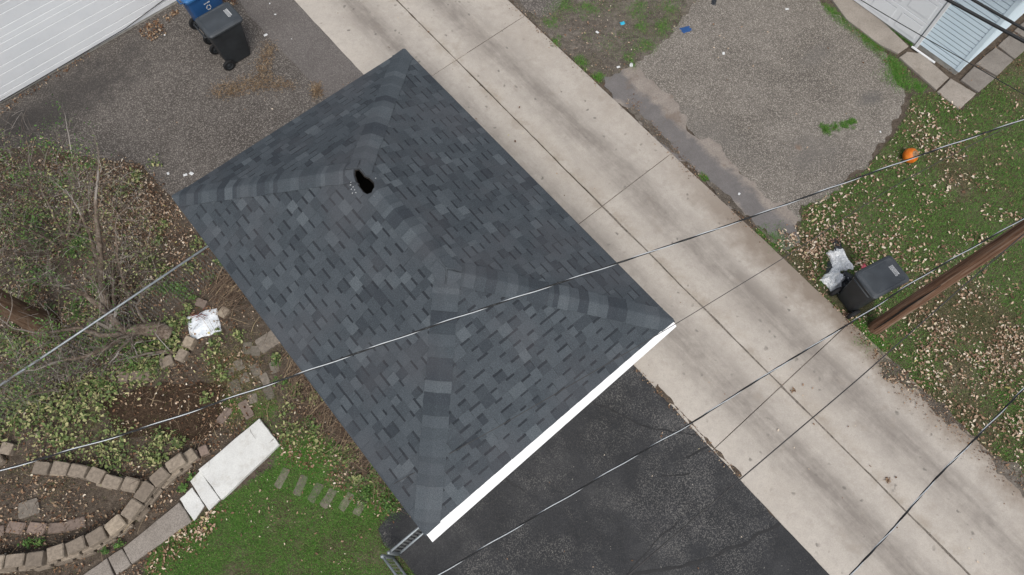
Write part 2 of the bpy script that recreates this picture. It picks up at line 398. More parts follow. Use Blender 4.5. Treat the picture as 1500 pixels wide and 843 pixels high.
drive_left = [(396, -40), (660, 245), (420, 420), (262, 300), (232, 268), (205, 240), (150, 236), (60, 215), (-150, 225), (-420, 180), (-300, -260), (180, -260)]
sheet('driveway_aged', drive_left, .008, M['drive_aged'], .035, seed=1)
sheet('driveway_apron', [(330, -40), (398, -40), (700, 285), (600, 270), (467, 132), (363, 22)], .013, M['apron_aged'], .01, seed=2)
sheet('driveway_sealed', [(905, 508), (935, 540), (1080, 697), (1225, 853), (1330, 965), (760, 1060), (660, 930), (612, 850), (590, 818), (562, 796), (553, 774), (572, 752), (610, 735), (700, 600)], .008, M['drive_sealed'], .03, seed=3)
pad = [(1075, -170), (1030, -5), (1003, 25), (985, 55), (945, 88), (925, 112), (962, 128), (1000, 178), (1012, 200), (1050, 216), (1085, 258), (1112, 290), (1150, 312), (1172, 325), (1172, 300), (1205, 287), (1262, 248), (1300, 205), (1324, 165), (1331, 140), (1308, 108), (1300, 82), (1252, 50), (1214, 18), (1185, -20), (1150, -170)]
sheet('parking_pad', pad, .008, M['parking_gravel'], .10, step=.05, seed=4)
sheet('asphalt_strip', [(885, 113), (925, 100), (965, 125), (1004, 172), (1016, 197), (1054, 214), (1092, 262), (1128, 296), (1172, 322), (1168, 345), (1158, 360), (1112, 340), (1050, 283), (985, 222), (935, 176), (888, 130)], .012, M['strip'], .12, step=.05, seed=5)
sheet('verge', [(735, -60), (1070, -170), (1034, -5), (1006, 25), (988, 55), (948, 90), (925, 114), (890, 122), (850, 96), (800, 50), (752, 6)], .005, M['soil_verge'], .03, seed=7)
sheet('asphalt_corner', [(745, -40), (835, -60), (822, 5), (806, 24), (790, 26), (765, 10)], .009, M['drive_aged'], .03, seed=8)
lawn_r = [(1140, 372), (1160, 352), (1172, 328), (1176, 304), (1207, 290), (1266, 252), (1304, 208), (1328, 166), (1336, 142), (1372, 136), (1408, 164), (1500, 70), (1640, -40), (1900, 300), (1900, 900), (1520, 728), (1430, 645), (1370, 590), (1290, 556), (1284, 520), (1240, 470), (1180, 412)]
sheet('lawn_bed', lawn_r, .004, M['soil_lawn'], .05, seed=9)
lawn_l = [(250, 775), (290, 752), (345, 722), (412, 676), (470, 700), (520, 728), (556, 762), (552, 776), (562, 798), (590, 820), (612, 852), (650, 925), (420, 1000), (200, 960), (212, 835), (228, 800)]
sheet('yard_lawn_bed', lawn_l, .004, M['soil_lawn'], .05, seed=10)
sheet('garden_bed_soil', [(150, 590), (205, 560), (330, 560), (335, 600), (300, 640), (230, 640), (160, 630)], .006, M['soil_bed'], .12, seed=11)

# alley slabs: two strips, cast bays of 4.5 m
alley = empty('alley'); tag(alley, kind='structure')
sJ = [AX.dot(at(667, 90) - J0) + k * 4.48 for k in range(-1, 5)]
SEAT = .020
def line_d(p0, p1):
    a = at(*p0) - J0; b = at(*p1) - J0
    return (AX.dot(a), AN.dot(a)), (AX.dot(b), AN.dot(b))
(l0, l1), (r0, r1), (j0, j1) = line_d((430, 0), (1215, 843)), line_d((743, 0), (1500, 711)), line_d((580, 0), (1420, 843))
def interp(q0, q1, s): return q0[1] + (q1[1] - q0[1]) * (s - q0[0]) / (q1[0] - q0[0])
def slab(s0, s1, fa, fb, ga, gb, seed):
    """bay between s0..s1 along and the lines fa..fb across, with slightly ragged arrises"""
    ring = []
    def W(s_, d_, z): p = J0 + AX * s_ + AN * d_; return Vector((p.x, p.y, z))
    g = .005
    n = 26
    e1 = [(s0 + g + (s1 - s0 - 2 * g) * i / n, 0) for i in range(n + 1)]
    pts = [(s_, fa(s_) + ga) for s_, _ in e1] + [(s_, fb(s_) - gb) for s_, _ in reversed(e1)]
    jit = lambda s_, d_, k: mnoise.noise(Vector((s_ * 6 + k, d_ * 6, seed))) * .010 + mnoise.noise(Vector((s_ * 1.2 + k, d_, seed))) * .012
    top = []; low = []
    for i, (s_, d_) in enumerate(pts):
        sgn = 1 if i <= n else -1
        j = jit(s_, d_, 3)
        low.append(W(s_, d_ + j, 0.0)); top.append(W(s_, d_ + j, SEAT - .007))
    inn = []
    N_ = len(pts)
    cx = sum((p[0] for p in pts)) / N_
    for i, (s_, d_) in enumerate(pts):
        sgn = 1 if i <= n else -1
        ss = s_ + (.006 if s_ < cx else -.006) if i in (0, n, n + 1, N_ - 1) else s_
        inn.append(W(ss, d_ + jit(s_, d_, 3) + sgn * .007, SEAT))
    mb = MB(); mb.add(low + top + inn, [tuple(range(2 * N_, 3 * N_))] + [(i, (i + 1) % N_, N_ + (i + 1) % N_, N_ + i) for i in range(N_)] + [(N_ + i, N_ + (i + 1) % N_, 2 * N_ + (i + 1) % N_, 2 * N_ + i) for i in range(N_)])
    return mb.build('concrete_slab', M['alley'], alley)
fl = lambda s_: interp(l0, l1, s_); fj = lambda s_: interp(j0, j1, s_); fr = lambda s_: interp(r0, r1, s_)
for k in range(len(sJ) - 1):
    slab(sJ[k], sJ[k + 1], fl, fj, 0, .011, k + 1)
    slab(sJ[k], sJ[k + 1], fj, fr, .011, 0, k + 20)
jb = sheet('joint_filler', [(520, -110), (640, -110), (1520, 900), (1400, 900)], .0165, M['soil_gap'], .0, seed=2, parent=alley, kind=None)
# dirt washed over the alley's far edge
for i, pp in enumerate([[(925, 157), (975, 206), (1003, 232), (1062, 289), (1150, 369), (1156, 376), (1060, 292), (1003, 238), (975, 214), (920, 162)],
                        [(960, 566), (1010, 614), (1050, 657), (1085, 697), (1084, 700), (1040, 654), (995, 605), (965, 575)]]):
    sheet('edge_dirt', pp, SEAT + .003, M['soil_verge' if i == 0 else 'soil'], .05, step=.035, seed=30 + i)

sheet('dirt_drift', [(1280, 506), (1284, 530), (1292, 556), (1340, 578), (1385, 612), (1430, 655), (1500, 718), (1560, 775), (1560, 760), (1440, 652), (1370, 586), (1318, 540), (1292, 512)], SEAT + .003, M['soil_verge'], .11, step=.03, seed=14)
# sealed cracks in the front driveway
def tar(pts, wd, seed):
    P = wpoly(pts); mb = MB(); L = []; Rr = []
    Q = []
    for i in range(len(P) - 1):
        for j in range(6): Q.append(P[i].lerp(P[i + 1], j / 6))
    Q.append(P[-1])
    for i, p in enumerate(Q):
        t = (Q[min(i + 1, len(Q) - 1)] - Q[max(0, i - 1)]).normalized(); nn = Vector((-t.y, t.x, 0))
        j = mnoise.noise(Vector((p.x * 4, p.y * 4, seed))) * .05; ww = wd * .7 * (.6 + .7 * random.random()) * (1 if 0 < i < len(Q) - 1 else .3)
        L.append((p.x + nn.x * (j + ww), p.y + nn.y * (j + ww), .0125)); Rr.append((p.x + nn.x * (j - ww), p.y + nn.y * (j - ww), .0125))
    n = len(L); mb.add(L + Rr, [(n + i, n + i + 1, i + 1, i) for i in range(n - 1)])
    tag(mb.build('crack_sealant', M['tar']), kind='structure')
for i, (pts, wd) in enumerate([([(870, 590), (905, 606), (940, 625), (985, 634), (1022, 636)], .018), ([(1040, 652), (1022, 662), (1005, 672)], .022), ([(968, 696), (990, 697), (1012, 694)], .018),
                               ([(925, 843), (970, 835), (1020, 826), (1065, 806), (1105, 786), (1143, 766)], .032), ([(735, 690), (752, 712), (768, 722)], .014), ([(910, 850), (960, 795), (1000, 760)], .012)]):
    tar(pts, wd, i)

# ------------------------------------------------------------------ the garage with the shingled hip roof
GC = Vector((-1.403, 4.125, 0)); GA = R(-49.82); GL, GW, RISE, HE = 6.107, 4.223, 1.139, 2.5
garage = empty('garage', (GC.x, GC.y, 0), GA)
tag(garage, 'detached garage with blue grey shingled hip roof and a hole beside its ridge', 'garage')
OV = .28
def wall_box():
    mb = MB(); x, y = GL / 2 - OV, GW / 2 - OV; t = .12
    for c, s_ in (((0, y - t / 2, HE / 2 - .03), (2 * x, t, HE - .06)), ((0, -y + t / 2, HE / 2 - .03), (2 * x, t, HE - .06)),
                  ((-x + t / 2, 0, HE / 2 - .03), (t, 2 * y - 2 * t, HE - .06))):
        mb.box(c, s_)
    for yy, ww in ((-(y + 1.25) / 2 - .06, y - 1.25 - t), ((y + 1.25) / 2 - .06 + .0, y - 1.25 - t)):
        mb.box((x - t / 2, math.copysign((y - t + 1.25) / 2, yy), HE / 2 - .03), (t, ww, HE - .06))
    mb.box((x - t / 2, 0, 2.27), (t, 2.5, .34))
    return mb.build('wall', M['garage_wall'], garage)
wall_box()
gd = empty('garage_door', (GL / 2 - OV - .05, 0, 0), 0, garage)
for k in range(4):
    MB().box((0, 0, .27 + k * .525), (.04, 2.48, .515), bev=.01).build('door_panel', M['white_trim'], gd)
# rafters' ceiling keeps the attic dark
MB().box((0, 0, HE - .12), (GL - 2 * OV - .24, GW - 2 * OV - .24, .03)).build('ceiling', M['attic_dark'], garage)
FB = .14
mb = MB()
for sx in (-1, 1): mb.box((sx * (GL / 2 - .03), 0, HE - .02 - FB / 2), (.025, GW - .06, FB))
for sy in (-1, 1): mb.box((0, sy * (GW / 2 - .03), HE - .02 - FB / 2), (GL - .12, .025, FB))
mb.build('fascia', M['white_metal'], garage)
mb = MB()
for sx in (-1, 1): mb.box((sx * (GL / 2 - OV / 2 - .02), 0, HE - .13), (OV - .045, GW - .1, .012))
for sy in (-1, 1): mb.box((0, sy * (GW / 2 - OV / 2 - .02), HE - .135), (GL - 2 * OV - .02, OV - .045, .012))
mb.build('soffit', M['soffit'], garage)
# covered white gutter along the front eave
mb = MB(); x0 = GL / 2 - .012
def prof(y, wd): return [(x0, y, HE - .01), (x0 + .02, y, HE + .006), (x0 + wd * .5, y, HE - .012), (x0 + wd - .012, y, HE - .03), (x0 + wd, y, HE - .04), (x0 + wd, y, HE - .065), (x0 + wd - .03, y, HE - .13), (x0, y, HE - .13)]
a = prof(-GW / 2 - .012, .150); b = prof(GW / 2 + .012, .110); n = len(a)
mb.add(a + b, [(i, (i + 1) % n, n + (i + 1) % n, n + i)[::-1] for i in range(n)] + [tuple(range(n)), tuple(range(2 * n - 1, n - 1, -1))])
mb.build('gutter', M['white_metal'], garage)

# roof planes: 2D frame (s along the eave, v up the slope)
VM = math.hypot(GW / 2, RISE); CP, SP = (GW / 2) / VM, RISE / VM
class Plane:
    def __init__(s, o, ex, inward, length):
        s.o = Vector(o); s.ex = Vector(ex); s.ey = Vector(inward) * CP + UP * SP; s.n = s.ex.cross(s.ey).normalized()
        s.L = length; h = GW / 2
        s.poly = [(0, 0), (length, 0), (length - h, VM), (h, VM)] if length > GW + .01 else [(0, 0), (length, 0), (h, VM)]
    def P(s, q, w_=0.0): return s.o + s.ex * q[0] + s.ey * q[1] + s.n * w_
    def to2(s, p): d = Vector(p) - s.o; return (d.dot(s.ex), d.dot(s.ey))
hx, hy = GL / 2, GW / 2
planes = {'front': Plane((hx, -hy, HE), (0, 1, 0), (-1, 0, 0), GW), 'back': Plane((-hx, hy, HE), (0, -1, 0), (1, 0, 0), GW),
          'left': Plane((-hx, -hy, HE), (1, 0, 0), (0, 1, 0), GL), 'right': Plane((hx, hy, HE), (-1, 0, 0), (0, -1, 0), GL)}

def area(p): return .5 * sum(p[i][0] * p[(i + 1) % len(p)][1] - p[(i + 1) % len(p)][0] * p[i][1] for i in range(len(p)))
def clip_half(poly, a, b, keep_left=True):
    out = []
    def side(p): v = (b[0] - a[0]) * (p[1] - a[1]) - (b[1] - a[1]) * (p[0] - a[0]); return v if keep_left else -v
    for i in range(len(poly)):
        p, q = poly[i], poly[(i + 1) % len(poly)]; sp, sq = side(p), side(q)
        if sp >= 0: out.append(p)
        if sp * sq < 0: t = sp / (sp - sq); out.append((p[0] + (q[0] - p[0]) * t, p[1] + (q[1] - p[1]) * t))
    return out
def clip(poly, conv):
    for i in range(len(conv)):
        if len(poly) < 3: return []
        poly = clip_half(poly, conv[i], conv[(i + 1) % len(conv)])
    return poly if len(poly) >= 3 and abs(area(poly)) > 2e-5 else []
def subtract(polys, conv):
    out = []
    for p in polys:
        rest = p
        for i in range(len(conv)):
            if len(rest) < 3: break
            o = clip_half(rest, conv[i], conv[(i + 1) % len(conv)], False)
            if len(o) >= 3 and abs(area(o)) > 2e-5: out.append(o)
            rest = clip_half(rest, conv[i], conv[(i + 1) % len(conv)])
    return out

# the hole: surveyed outline laid on the left plane
def roof_hit(px, py, pl):
    o = Vector((0, 0, CAM_H)); t = at(px, py, 0) - o
    mi = garage_mat.inverted(); o = mi @ o; t = mi.to_3x3() @ t
    k = (pl.o - o).dot(pl.n) / t.dot(pl.n); return pl.to2(o + t * k)
garage_mat = Matrix.Translation(GC) @ Matrix.Rotation(GA, 4, 'Z')
LP = planes['left']; RP = planes['right']
OUT_A = ((520, 257), (520, 247), (526, 248.5), (531, 254), (537, 262), (532, 275), (523, 267)); OUT_B = ((525, 262), (531, 257), (541, 261.5), (547.5, 268), (549, 276), (546, 283), (539.5, 285.5), (533, 282), (526, 273))
hole_b = [roof_hit(x, y, LP) for x, y in OUT_B]
hc = (sum(q[0] for q in hole_b) / 9, sum(q[1] for q in hole_b) / 9)
def ccw(p):
    return p if area(p) > 0 else p[::-1]
def hull(pts):
    pts = sorted(pts)
    def half(ps):
        h = []
        for p in ps:
            while len(h) > 1 and (h[-1][0] - h[-2][0]) * (p[1] - h[-2][1]) - (h[-1][1] - h[-2][1]) * (p[0] - h[-2][0]) <= 0: h.pop()
            h.append(p)
        return h
    a_ = half(pts); b_ = half(pts[::-1]); return a_[:-1] + b_[:-1]
HOLES = {id(pl): [hull([roof_hit(x, y, pl) for x, y in o_]) for o_ in (OUT_A, OUT_B)] for pl in (LP, RP)}
def cut(pl, polys):
    for h in HOLES.get(id(pl), ()): polys = subtract(polys, h)
    return polys

roof = MB()
for pl in planes.values():
    for p in cut(pl, [pl.poly]):
        n = len(p); roof.add([pl.P(q, 0) for q in p] + [pl.P(q, -.02) for q in p], [tuple(range(n)), tuple(range(2 * n - 1, n - 1, -1))] + [(n + i, n + (i + 1) % n, (i + 1) % n, i) for i in range(n)])
roof = roof.build('roof', M['deck_wood'], garage)

EXPO = .1427
def piece(mb, pl, polys, wf, th, mi, rnd):
    for p in polys:
        p = ccw(p); n = len(p)
        mb.add([pl.P(q, wf(q)) for q in p] + [pl.P(q, wf(q) - th) for q in p], [tuple(range(n))] + [(n + i, n + (i + 1) % n, (i + 1) % n, i) for i in range(n)], mi, rnd)
rs = random.Random(5)
def tab_col(): 
    return min(1, max(0, rs.gauss(.48, .2) if rs.random() < .75 else rs.uniform(0, 1)))
for pname, pl in planes.items():
    ncourse = int(math.ceil(VM / EXPO))
    cut_poly = [(-.012 if q[1] == 0 and q[0] == 0 else q[0], q[1]) for q in pl.poly]
    for i in range(ncourse):
        v0 = i * EXPO - (.012 if i == 0 else 0); vt = (i + 1) * EXPO; v1 = min(vt + .02, VM - .001)
        if v1 - v0 < .01: continue
        s_ = -rs.uniform(.1, .95)
        while s_ < pl.L:
            mb = MB(); s_end = s_ + .99; q = s_; tooth = rs.random() < .6
            while q < s_end - .02:
                wd = rs.uniform(.10, .21) if tooth else rs.uniform(.09, .19)
                q1 = min(q + wd, s_end)
                if s_end - q1 < .05: q1 = s_end
                c = tab_col()
                base = .004 + (.0042 if tooth else 0)
                wf = lambda p_, b=base: b + .0075 * (1 - (p_[1] - v0) / (EXPO + .02))
                bounds = pl.poly if i else [(pl.poly[0][0] - .02, -.022), (pl.poly[1][0] + .02, -.022)] + pl.poly[2:]
                if tooth or i == ncourse - 1:
                    piece(mb, pl, cut(pl, [x for x in [clip([(q, v0), (q1, v0), (q1, v1), (q, v1)], bounds)] if x]), wf, .008, 0, c)
                else:
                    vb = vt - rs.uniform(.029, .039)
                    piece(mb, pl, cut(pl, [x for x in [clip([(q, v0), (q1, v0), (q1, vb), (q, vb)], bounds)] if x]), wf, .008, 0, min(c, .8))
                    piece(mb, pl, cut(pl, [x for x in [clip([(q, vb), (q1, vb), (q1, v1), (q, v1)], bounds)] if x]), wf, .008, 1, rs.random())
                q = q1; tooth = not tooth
            if mb.f: mb.build('shingle', [M['shingle'], M['shingle_band']], roof)
            s_ = s_end + .003

for pl in planes.values():
    mb = MB(); piece(mb, pl, [[(-.04, -.040), (pl.L + .04, -.040), (pl.L - .06, .06), (.06, .06)]], lambda q: .006, .012, 0, .35)
    mb.build('starter_strip', M['shingle'], roof)

# hip and ridge caps, folded over the line where two planes meet
R1 = Vector((-(GL - GW) / 2, 0, HE + RISE)); R2 = Vector(((GL - GW) / 2, 0, HE + RISE))
HW = .165
def caps(a, b, pa, pb, start=0.0, stop=None, lift0=0.0):
    L = (b - a).length; dv = (b - a).normalized(); u = start; stop = L if stop is None else stop
    navg = (pa.n + pb.n).normalized(); k = 1 / navg.dot(pa.n)
    while u < stop - .02:
        u1 = min(u + EXPO + .03, stop + .03); mb = MB()
        c = rs.uniform(0, .25) if rs.random() < .27 else rs.uniform(.3, 1)
        two = rs.random() < .12
        for pl in (pa, pb):
            a2, b2 = pl.to2(a), pl.to2(b); d2 = Vector((b2[0] - a2[0], b2[1] - a2[1])).normalized()
            pn = Vector((-d2.y, d2.x)); mid = (pl.L / 2, VM * .35)
            if (Vector(mid) - Vector(a2)).dot(pn) < 0: pn = -pn
            def Q(uu, dd): return (a2[0] + d2.x * uu + pn.x * dd, a2[1] + d2.y * uu + pn.y * dd)
            wj = rs.uniform(-.008, .008)
            bounds = [(-.03, -.024), (pl.L + .03, -.024)] + pl.poly[2:]
            def wfn(p_):
                uu = (p_[0] - a2[0]) * d2.x + (p_[1] - a2[1]) * d2.y
                return .014 + lift0 + .016 * (1 - (uu - u) / (EXPO + .03))
            strips = [(0, .028), (.028, .09), (.09, HW + wj)]
            for (da, db) in strips:
                for (ua, ub, cc) in ([(u, u + EXPO * .5, c), (u + EXPO * .5, u1, (c + .33) % 1)] if two else [(u, u1, c)]):
                    pp = cut(pl, [x for x in [clip(ccw([Q(ua, da), Q(ub, da), Q(ub, db), Q(ua, db)]), bounds)] if x])
                    for p in pp:
                        p = ccw(p); n = len(p); top = []; bot = []
                        for q in p:
                            dist = (q[0] - a2[0]) * pn.x + (q[1] - a2[1]) * pn.y; w_ = wfn(q)
                            nn = navg * (k - .25 * 0) if dist < 1e-4 else pl.n
                            drop = -.004 if dist < 1e-4 else 0
                            top.append(pl.P(q) + nn * (w_ + drop)); bot.append(pl.P(q) + nn * (w_ - .010))
                        mb.add(top + bot, [tuple(range(n))] + [(n + i, n + (i + 1) % n, (i + 1) % n, i) for i in range(n)], 0, cc)
        if mb.f: mb.build('ridge_cap', M['cap'], roof)
        u += EXPO
Lp, Rp, Fp, Bp = planes['left'], planes['right'], planes['front'], planes['back']
cor = {'C': Vector((hx, -hy, HE)), 'D': Vector((hx, hy, HE)), 'A': Vector((-hx, hy, HE)), 'B': Vector((-hx, -hy, HE))}
caps(cor['C'], R2, Lp, Fp, -.02); caps(cor['D'], R2, Rp, Fp, -.02); caps(cor['A'], R1, Rp, Bp, -.02); caps(cor['B'], R1, Lp, Bp, -.02)
caps(R1, R2, Lp, Rp, 0.0, lift0=.006)
# end caps where the hips run into the ridge
for apex, pls in ((R2, (Lp, Rp, Fp)), (R1, (Lp, Rp, Bp))):
    mb = MB(); cc_ = rs.uniform(.55, .75)
    for pl in pls:
        a2 = pl.to2(apex); hexa = [(a2[0] + .19 * math.cos(k * math.pi / 4 + .39), a2[1] + .19 * math.sin(k * math.pi / 4 + .39)) for k in range(8)]
        piece(mb, pl, cut(pl, [x for x in [clip(hexa, pl.poly)] if x]), lambda q: .040, .012, 0, cc_)
    mb.build('ridge_cap', M['cap'], roof)
# flecks of insulation dragged out below the hole
mb = MB()
for x, y in ((514.5, 262), (516, 268), (515, 272), (519, 275), (521.5, 279), (518, 284), (523, 283), (516.5, 278), (552, 262), (550, 288)):
    c_ = LP.P(roof_hit(x, y, LP), .03); t_ = Vector((rs.uniform(-1, 1), rs.uniform(-1, 1), .1)).normalized()
    mb.tube([c_ - t_ * .006, c_ + t_ * rs.uniform(.005, .014)], .004, 4, rnd=rs.random())
mb.build('insulation_flecks', M['print_white'], roof)

# ------------------------------------------------------------------ neighbouring buildings
def siding_building(name, label, corner, dirw, inward, length, depth, board, expo_list, mat, fz, height, wallm, door=None, lapm=None):
    """corner on the ground, dirw along the visible wall, inward into the building"""
    root = empty(name, (corner.x, corner.y, 0), math.atan2(dirw.y, dirw.x)); tag(root, label, 'building')
    yi = 1 if Vector((-dirw.y, dirw.x, 0)).dot(inward) > 0 else -1
    MB().box((length / 2, yi * (depth / 2 + .03), height / 2 + fz / 2), (length - .06, depth - .06, height - fz)).build('wall', wallm, root)
    MB().box((length / 2, yi * depth / 2, fz / 2), (length + .02, depth + .02, fz)).build('foundation', M['foundation'], root)
    z = fz; i = 0
    segs = [(0, length)] if not door else [(0, door[0])] + ([(door[1], length)] if door[1] < length - .05 else [])
    while z < height - .02:
        e = expo_list[i % len(expo_list)]; z1 = min(z + e, height)
        for (xa, xb) in segs:
            bb = MB(); o0, o1, o2 = -.024 * yi, -.020 * yi, .0; zl = z1 - .022
            bb.add([(xa, o0, z), (xb, o0, z), (xb, o1, zl), (xa, o1, zl), (xa, .03 * yi, z), (xb, .03 * yi, z), (xb, .03 * yi, z1), (xa, .03 * yi, z1)],
                   [(0, 1, 2, 3), (4, 5, 1, 0)] if yi > 0 else [(3, 2, 1, 0), (0, 1, 5, 4)])
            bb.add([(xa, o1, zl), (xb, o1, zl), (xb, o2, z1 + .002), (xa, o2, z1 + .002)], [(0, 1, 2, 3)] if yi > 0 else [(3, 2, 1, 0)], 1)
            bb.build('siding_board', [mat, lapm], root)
        # short side facing the camera
        bb = MB(); xe = board
        if xe is not None:
            sx = 1 if xe > length / 2 else -1
            bb.add([(xe + sx * .022, 0, z), (xe + sx * .022, yi * depth, z), (xe + sx * .004, yi * depth, z1 + .006), (xe + sx * .004, 0, z1 + .006)], [(0, 1, 2, 3)] if sx * yi > 0 else [(3, 2, 1, 0)])
            bb.build('siding_board', mat, root)
        z = z1; i += 1
    if board is not None:
        sx = 1 if board > length / 2 else -1
        MB().box((board - sx * .02, yi * .01, (height + fz) / 2), (.10, .09, height - fz), bev=.01).build('corner_trim', mat, root)
    r = MB(); o = .35; hp = 1.3
    zs = height + .02
    v = [(-o, -o * yi, zs), (length + o, -o * yi, zs), (length + o, yi * (depth + o), zs), (-o, yi * (depth + o), zs), (-o, yi * depth / 2, zs + hp), (length + o, yi * depth / 2, zs + hp)]
    r.add(v, [(0, 1, 5, 4), (2, 3, 4, 5), (0, 4, 3), (1, 2, 5), (3, 2, 1, 0)]); r.build('roof', M['roof_far'], root)
    return root, yi

c1 = at(0, 155); c2 = at(262, 0); dsh = Vector((math.cos(R(41)), math.sin(R(41)), 0))
c_mid = c1.lerp(c2, .5); sh0 = c_mid - dsh * 4.2
shed, yi = siding_building('shed', 'white sided building along the edge of the brown driveway', sh0, dsh, Vector((-1, 1, 0)), 6.35, 4.5, None, [.115, .150, .235, .155, .245, .155], M['siding_white'], .07, 2.5, M['siding_white'], lapm=M['lap_highlight'])
mb = MB().box((2.05, yi * -.03, 2.0), (.9, .05, .8), bev=.01); mb.build('window_frame', M['white_trim'], shed)
MB().tube([(0.0, -.06 * yi, .10), (2.5, -.05 * yi, .075), (5.0, -.055 * yi, .12), (6.3, -.05 * yi, .30)], .008, 5).build('cable', M['wire_black'], shed)
kc = at(1404, 104, .12)
nb_dir = Vector((math.cos(R(131.2)), math.sin(R(131.2)), 0))
nb, yi2 = siding_building('neighbour_garage', 'pale blue sided garage with a white overhead door', Vector((kc.x, kc.y, 0)), nb_dir, Vector((1, 1, 0)), 4.6, 5.5, 0.0, [.10], M['siding_blue'], .12, 2.5, M['siding_blue'], door=(1.0, 3.6), lapm=M['lap_shade'])
dr = empty('overhead_door', (0, 0, 0), 0, nb)
for k in range(4):
    zz = .06 + k * .53
    p = MB().box((2.3, -yi2 * .005, zz + .262), (2.56, .04, .52), bev=.008).build('door_section', M['door_white'], dr)
    for j in range(4):
        MB().box((1.35 + j * .635, -yi2 * .027, zz + .262), (.50, .016, .34), bev=.012).build('raised_panel', M['door_white'], dr)
for xx in (.965, 3.635): MB().box((xx, -yi2 * .02, 1.1), (.07, .06, 2.2), bev=.008).build('door_jamb', M['white_trim'], nb)
MB().tube([(1.02, -.12 * yi2, .05), (.8, -.11 * yi2, .045), (.45, -.10 * yi2, .04)], .022, 6).build('downspout_pipe', M['white_trim'], nb)

# ------------------------------------------------------------------ walks and slabs
def slab_poly(name, pts, z0, z1, mat, parent, bev=.012, rnd=.5, world=False):
    P = [Vector((p[0], p[1], 0)) for p in pts] if world else wpoly(pts, z1)
    c = sum(P, Vector()) / len(P); mb = MB()
    out = []
    for i, a in enumerate(P):
        b = P[(i + 1) % len(P)]
        for j in range(5):
            q = a.lerp(b, j / 5); d = (q - c).normalized() * (mnoise.noise(q * 5) * .012 + (mnoise.noise(q * 17) * .006)); out.append(q + d)
    if area([(q.x, q.y) for q in out]) < 0: out = out[::-1]
    n = len(out); inn = [q - (q - c).normalized() * bev for q in out]
    mb.add([(q.x, q.y, z0) for q in out] + [(q.x, q.y, z1 - bev * .7) for q in out] + [(q.x, q.y, z1) for q in inn],
           [tuple(range(2 * n, 3 * n))] + [(k + i, k + (i + 1) % n, k + n + (i + 1) % n, k + n + i) for k in (0, n) for i in range(n)], 0, rnd)
    return mb.build(name, mat, parent)

path_r = empty('side_walk'); tag(path_r, kind='structure')
for i, pp in enumerate([[(1196, -32), (1236, -22), (1258, -2), (1331, 68), (1316, 78), (1290, 66), (1240, 28)], [(1318, 84), (1329, 76), (1351, 78), (1390, 114), (1372, 132)], [(1373, 134), (1393, 115), (1430, 137), (1406, 160)],
                        [(1408, 117), (1428, 96), (1459, 113), (1434, 135)], [(1430, 93), (1459, 69), (1485, 88), (1461, 111)], [(1462, 67), (1484, 47), (1512, 65), (1487, 86)], [(1486, 45), (1508, 25), (1538, 42), (1514, 63)], [(1510, 23), (1530, 4), (1562, 22), (1540, 40)]]):
    slab_poly('concrete_slab', pp, 0, .045, M['slab_grey'] if i < 3 else M['slab_dark'], path_r)

steps = empty('concrete_steps', at(350, 690)); tag(steps, 'white painted concrete landing with two lower steps in the garden', 'steps')
inv = -Vector(steps.location)
def step_poly(nm, pts, z0, z1, mat):
    o = slab_poly(nm, pts, z0, z1, mat, steps, .008); o.location = inv; return o
step_poly('landing', [(380, 613), (409, 651), (324, 732), (291, 688)], 0, .085, M['slab_white'])
step_poly('tread', [(293, 690), (321.5, 731.5), (306, 748), (278, 705)], 0, .055, M['slab_white'])
step_poly('tread', [(281, 714), (299, 741), (284, 764), (263, 731)], 0, .032, M['slab_white'])
walk = empty('garden_walk'); tag(walk, kind='structure')
for pp in ([(262, 736), (281, 764), (262, 777), (193, 826), (180, 803)], [(178, 804), (191, 827), (170, 843), (158, 817)], [(156, 818), (168, 845), (110, 892), (85, 868)], [(83, 870), (108, 894), (50, 950), (20, 925)]):
    slab_poly('concrete_slab', pp, 0, .05, M['walk_exposed'], walk)

# retaining walls of loose blocks
def block_wall(name, label, line, z0, courses, hb, wd, mat, lb=.30, skip=(), lean=.02, wob=.06):
    P = wpoly(line, z0 + courses * hb); root = empty(name, (P[0].x, P[0].y, 0)); tag(root, label, 'wall')
    seg = [(P[i + 1] - P[i]).length for i in range(len(P) - 1)]; tot = sum(seg)
    def at_s(s_):
        for i, L in enumerate(seg):
            if s_ <= L or i == len(seg) - 1: return P[i].lerp(P[i + 1], s_ / L), (P[i + 1] - P[i]).normalized()
            s_ -= L
    for k in range(courses):
        s_ = 0 if k % 2 == courses % 2 else -lb / 2
        while s_ < tot - .05:
            sm = min(max(s_ + lb / 2, .0), tot); p, t = at_s(sm)
            nn = Vector((t.y, -t.x, 0))
            L = lb * rs.uniform(.86, 1.0) - .012
            off = nn * ((courses - 1 - k) * lean + rs.uniform(-.022, .022))
            m_ = MB().box((0, 0, 0), (L, wd * rs.uniform(.92, 1.04), hb - .006), 0, 0, rs.random(), bev=.014)
            v = []
            for x, y, z in m_.v: v.append((x + rs.uniform(-.006, .006), y + rs.uniform(-.008, .008) - (.035 * wd / .2 * (abs(x) / L) if y > 0 else 0), z + rs.uniform(-.004, .004)))
            m_.v = v; o = m_.build('block', mat, root)
            o.location = (p.x + off.x - P[0].x, p.y + off.y - P[0].y, z0 + k * hb + hb / 2)
            o.rotation_euler = (rs.uniform(-.03, .03), rs.uniform(-.03, .03), math.atan2(t.y, t.x) + rs.uniform(-wob, wob)); s_ += lb
    return root
block_wall('retaining_wall', 'long curved retaining wall of tan blocks beside the walk', [(-40, 826), (0, 824), (34, 820), (68, 814), (100, 804), (132, 790), (160, 772), (184, 752), (203, 728), (222, 704), (246, 684), (268, 668)], 0, 3, .10, .22, M['block'])
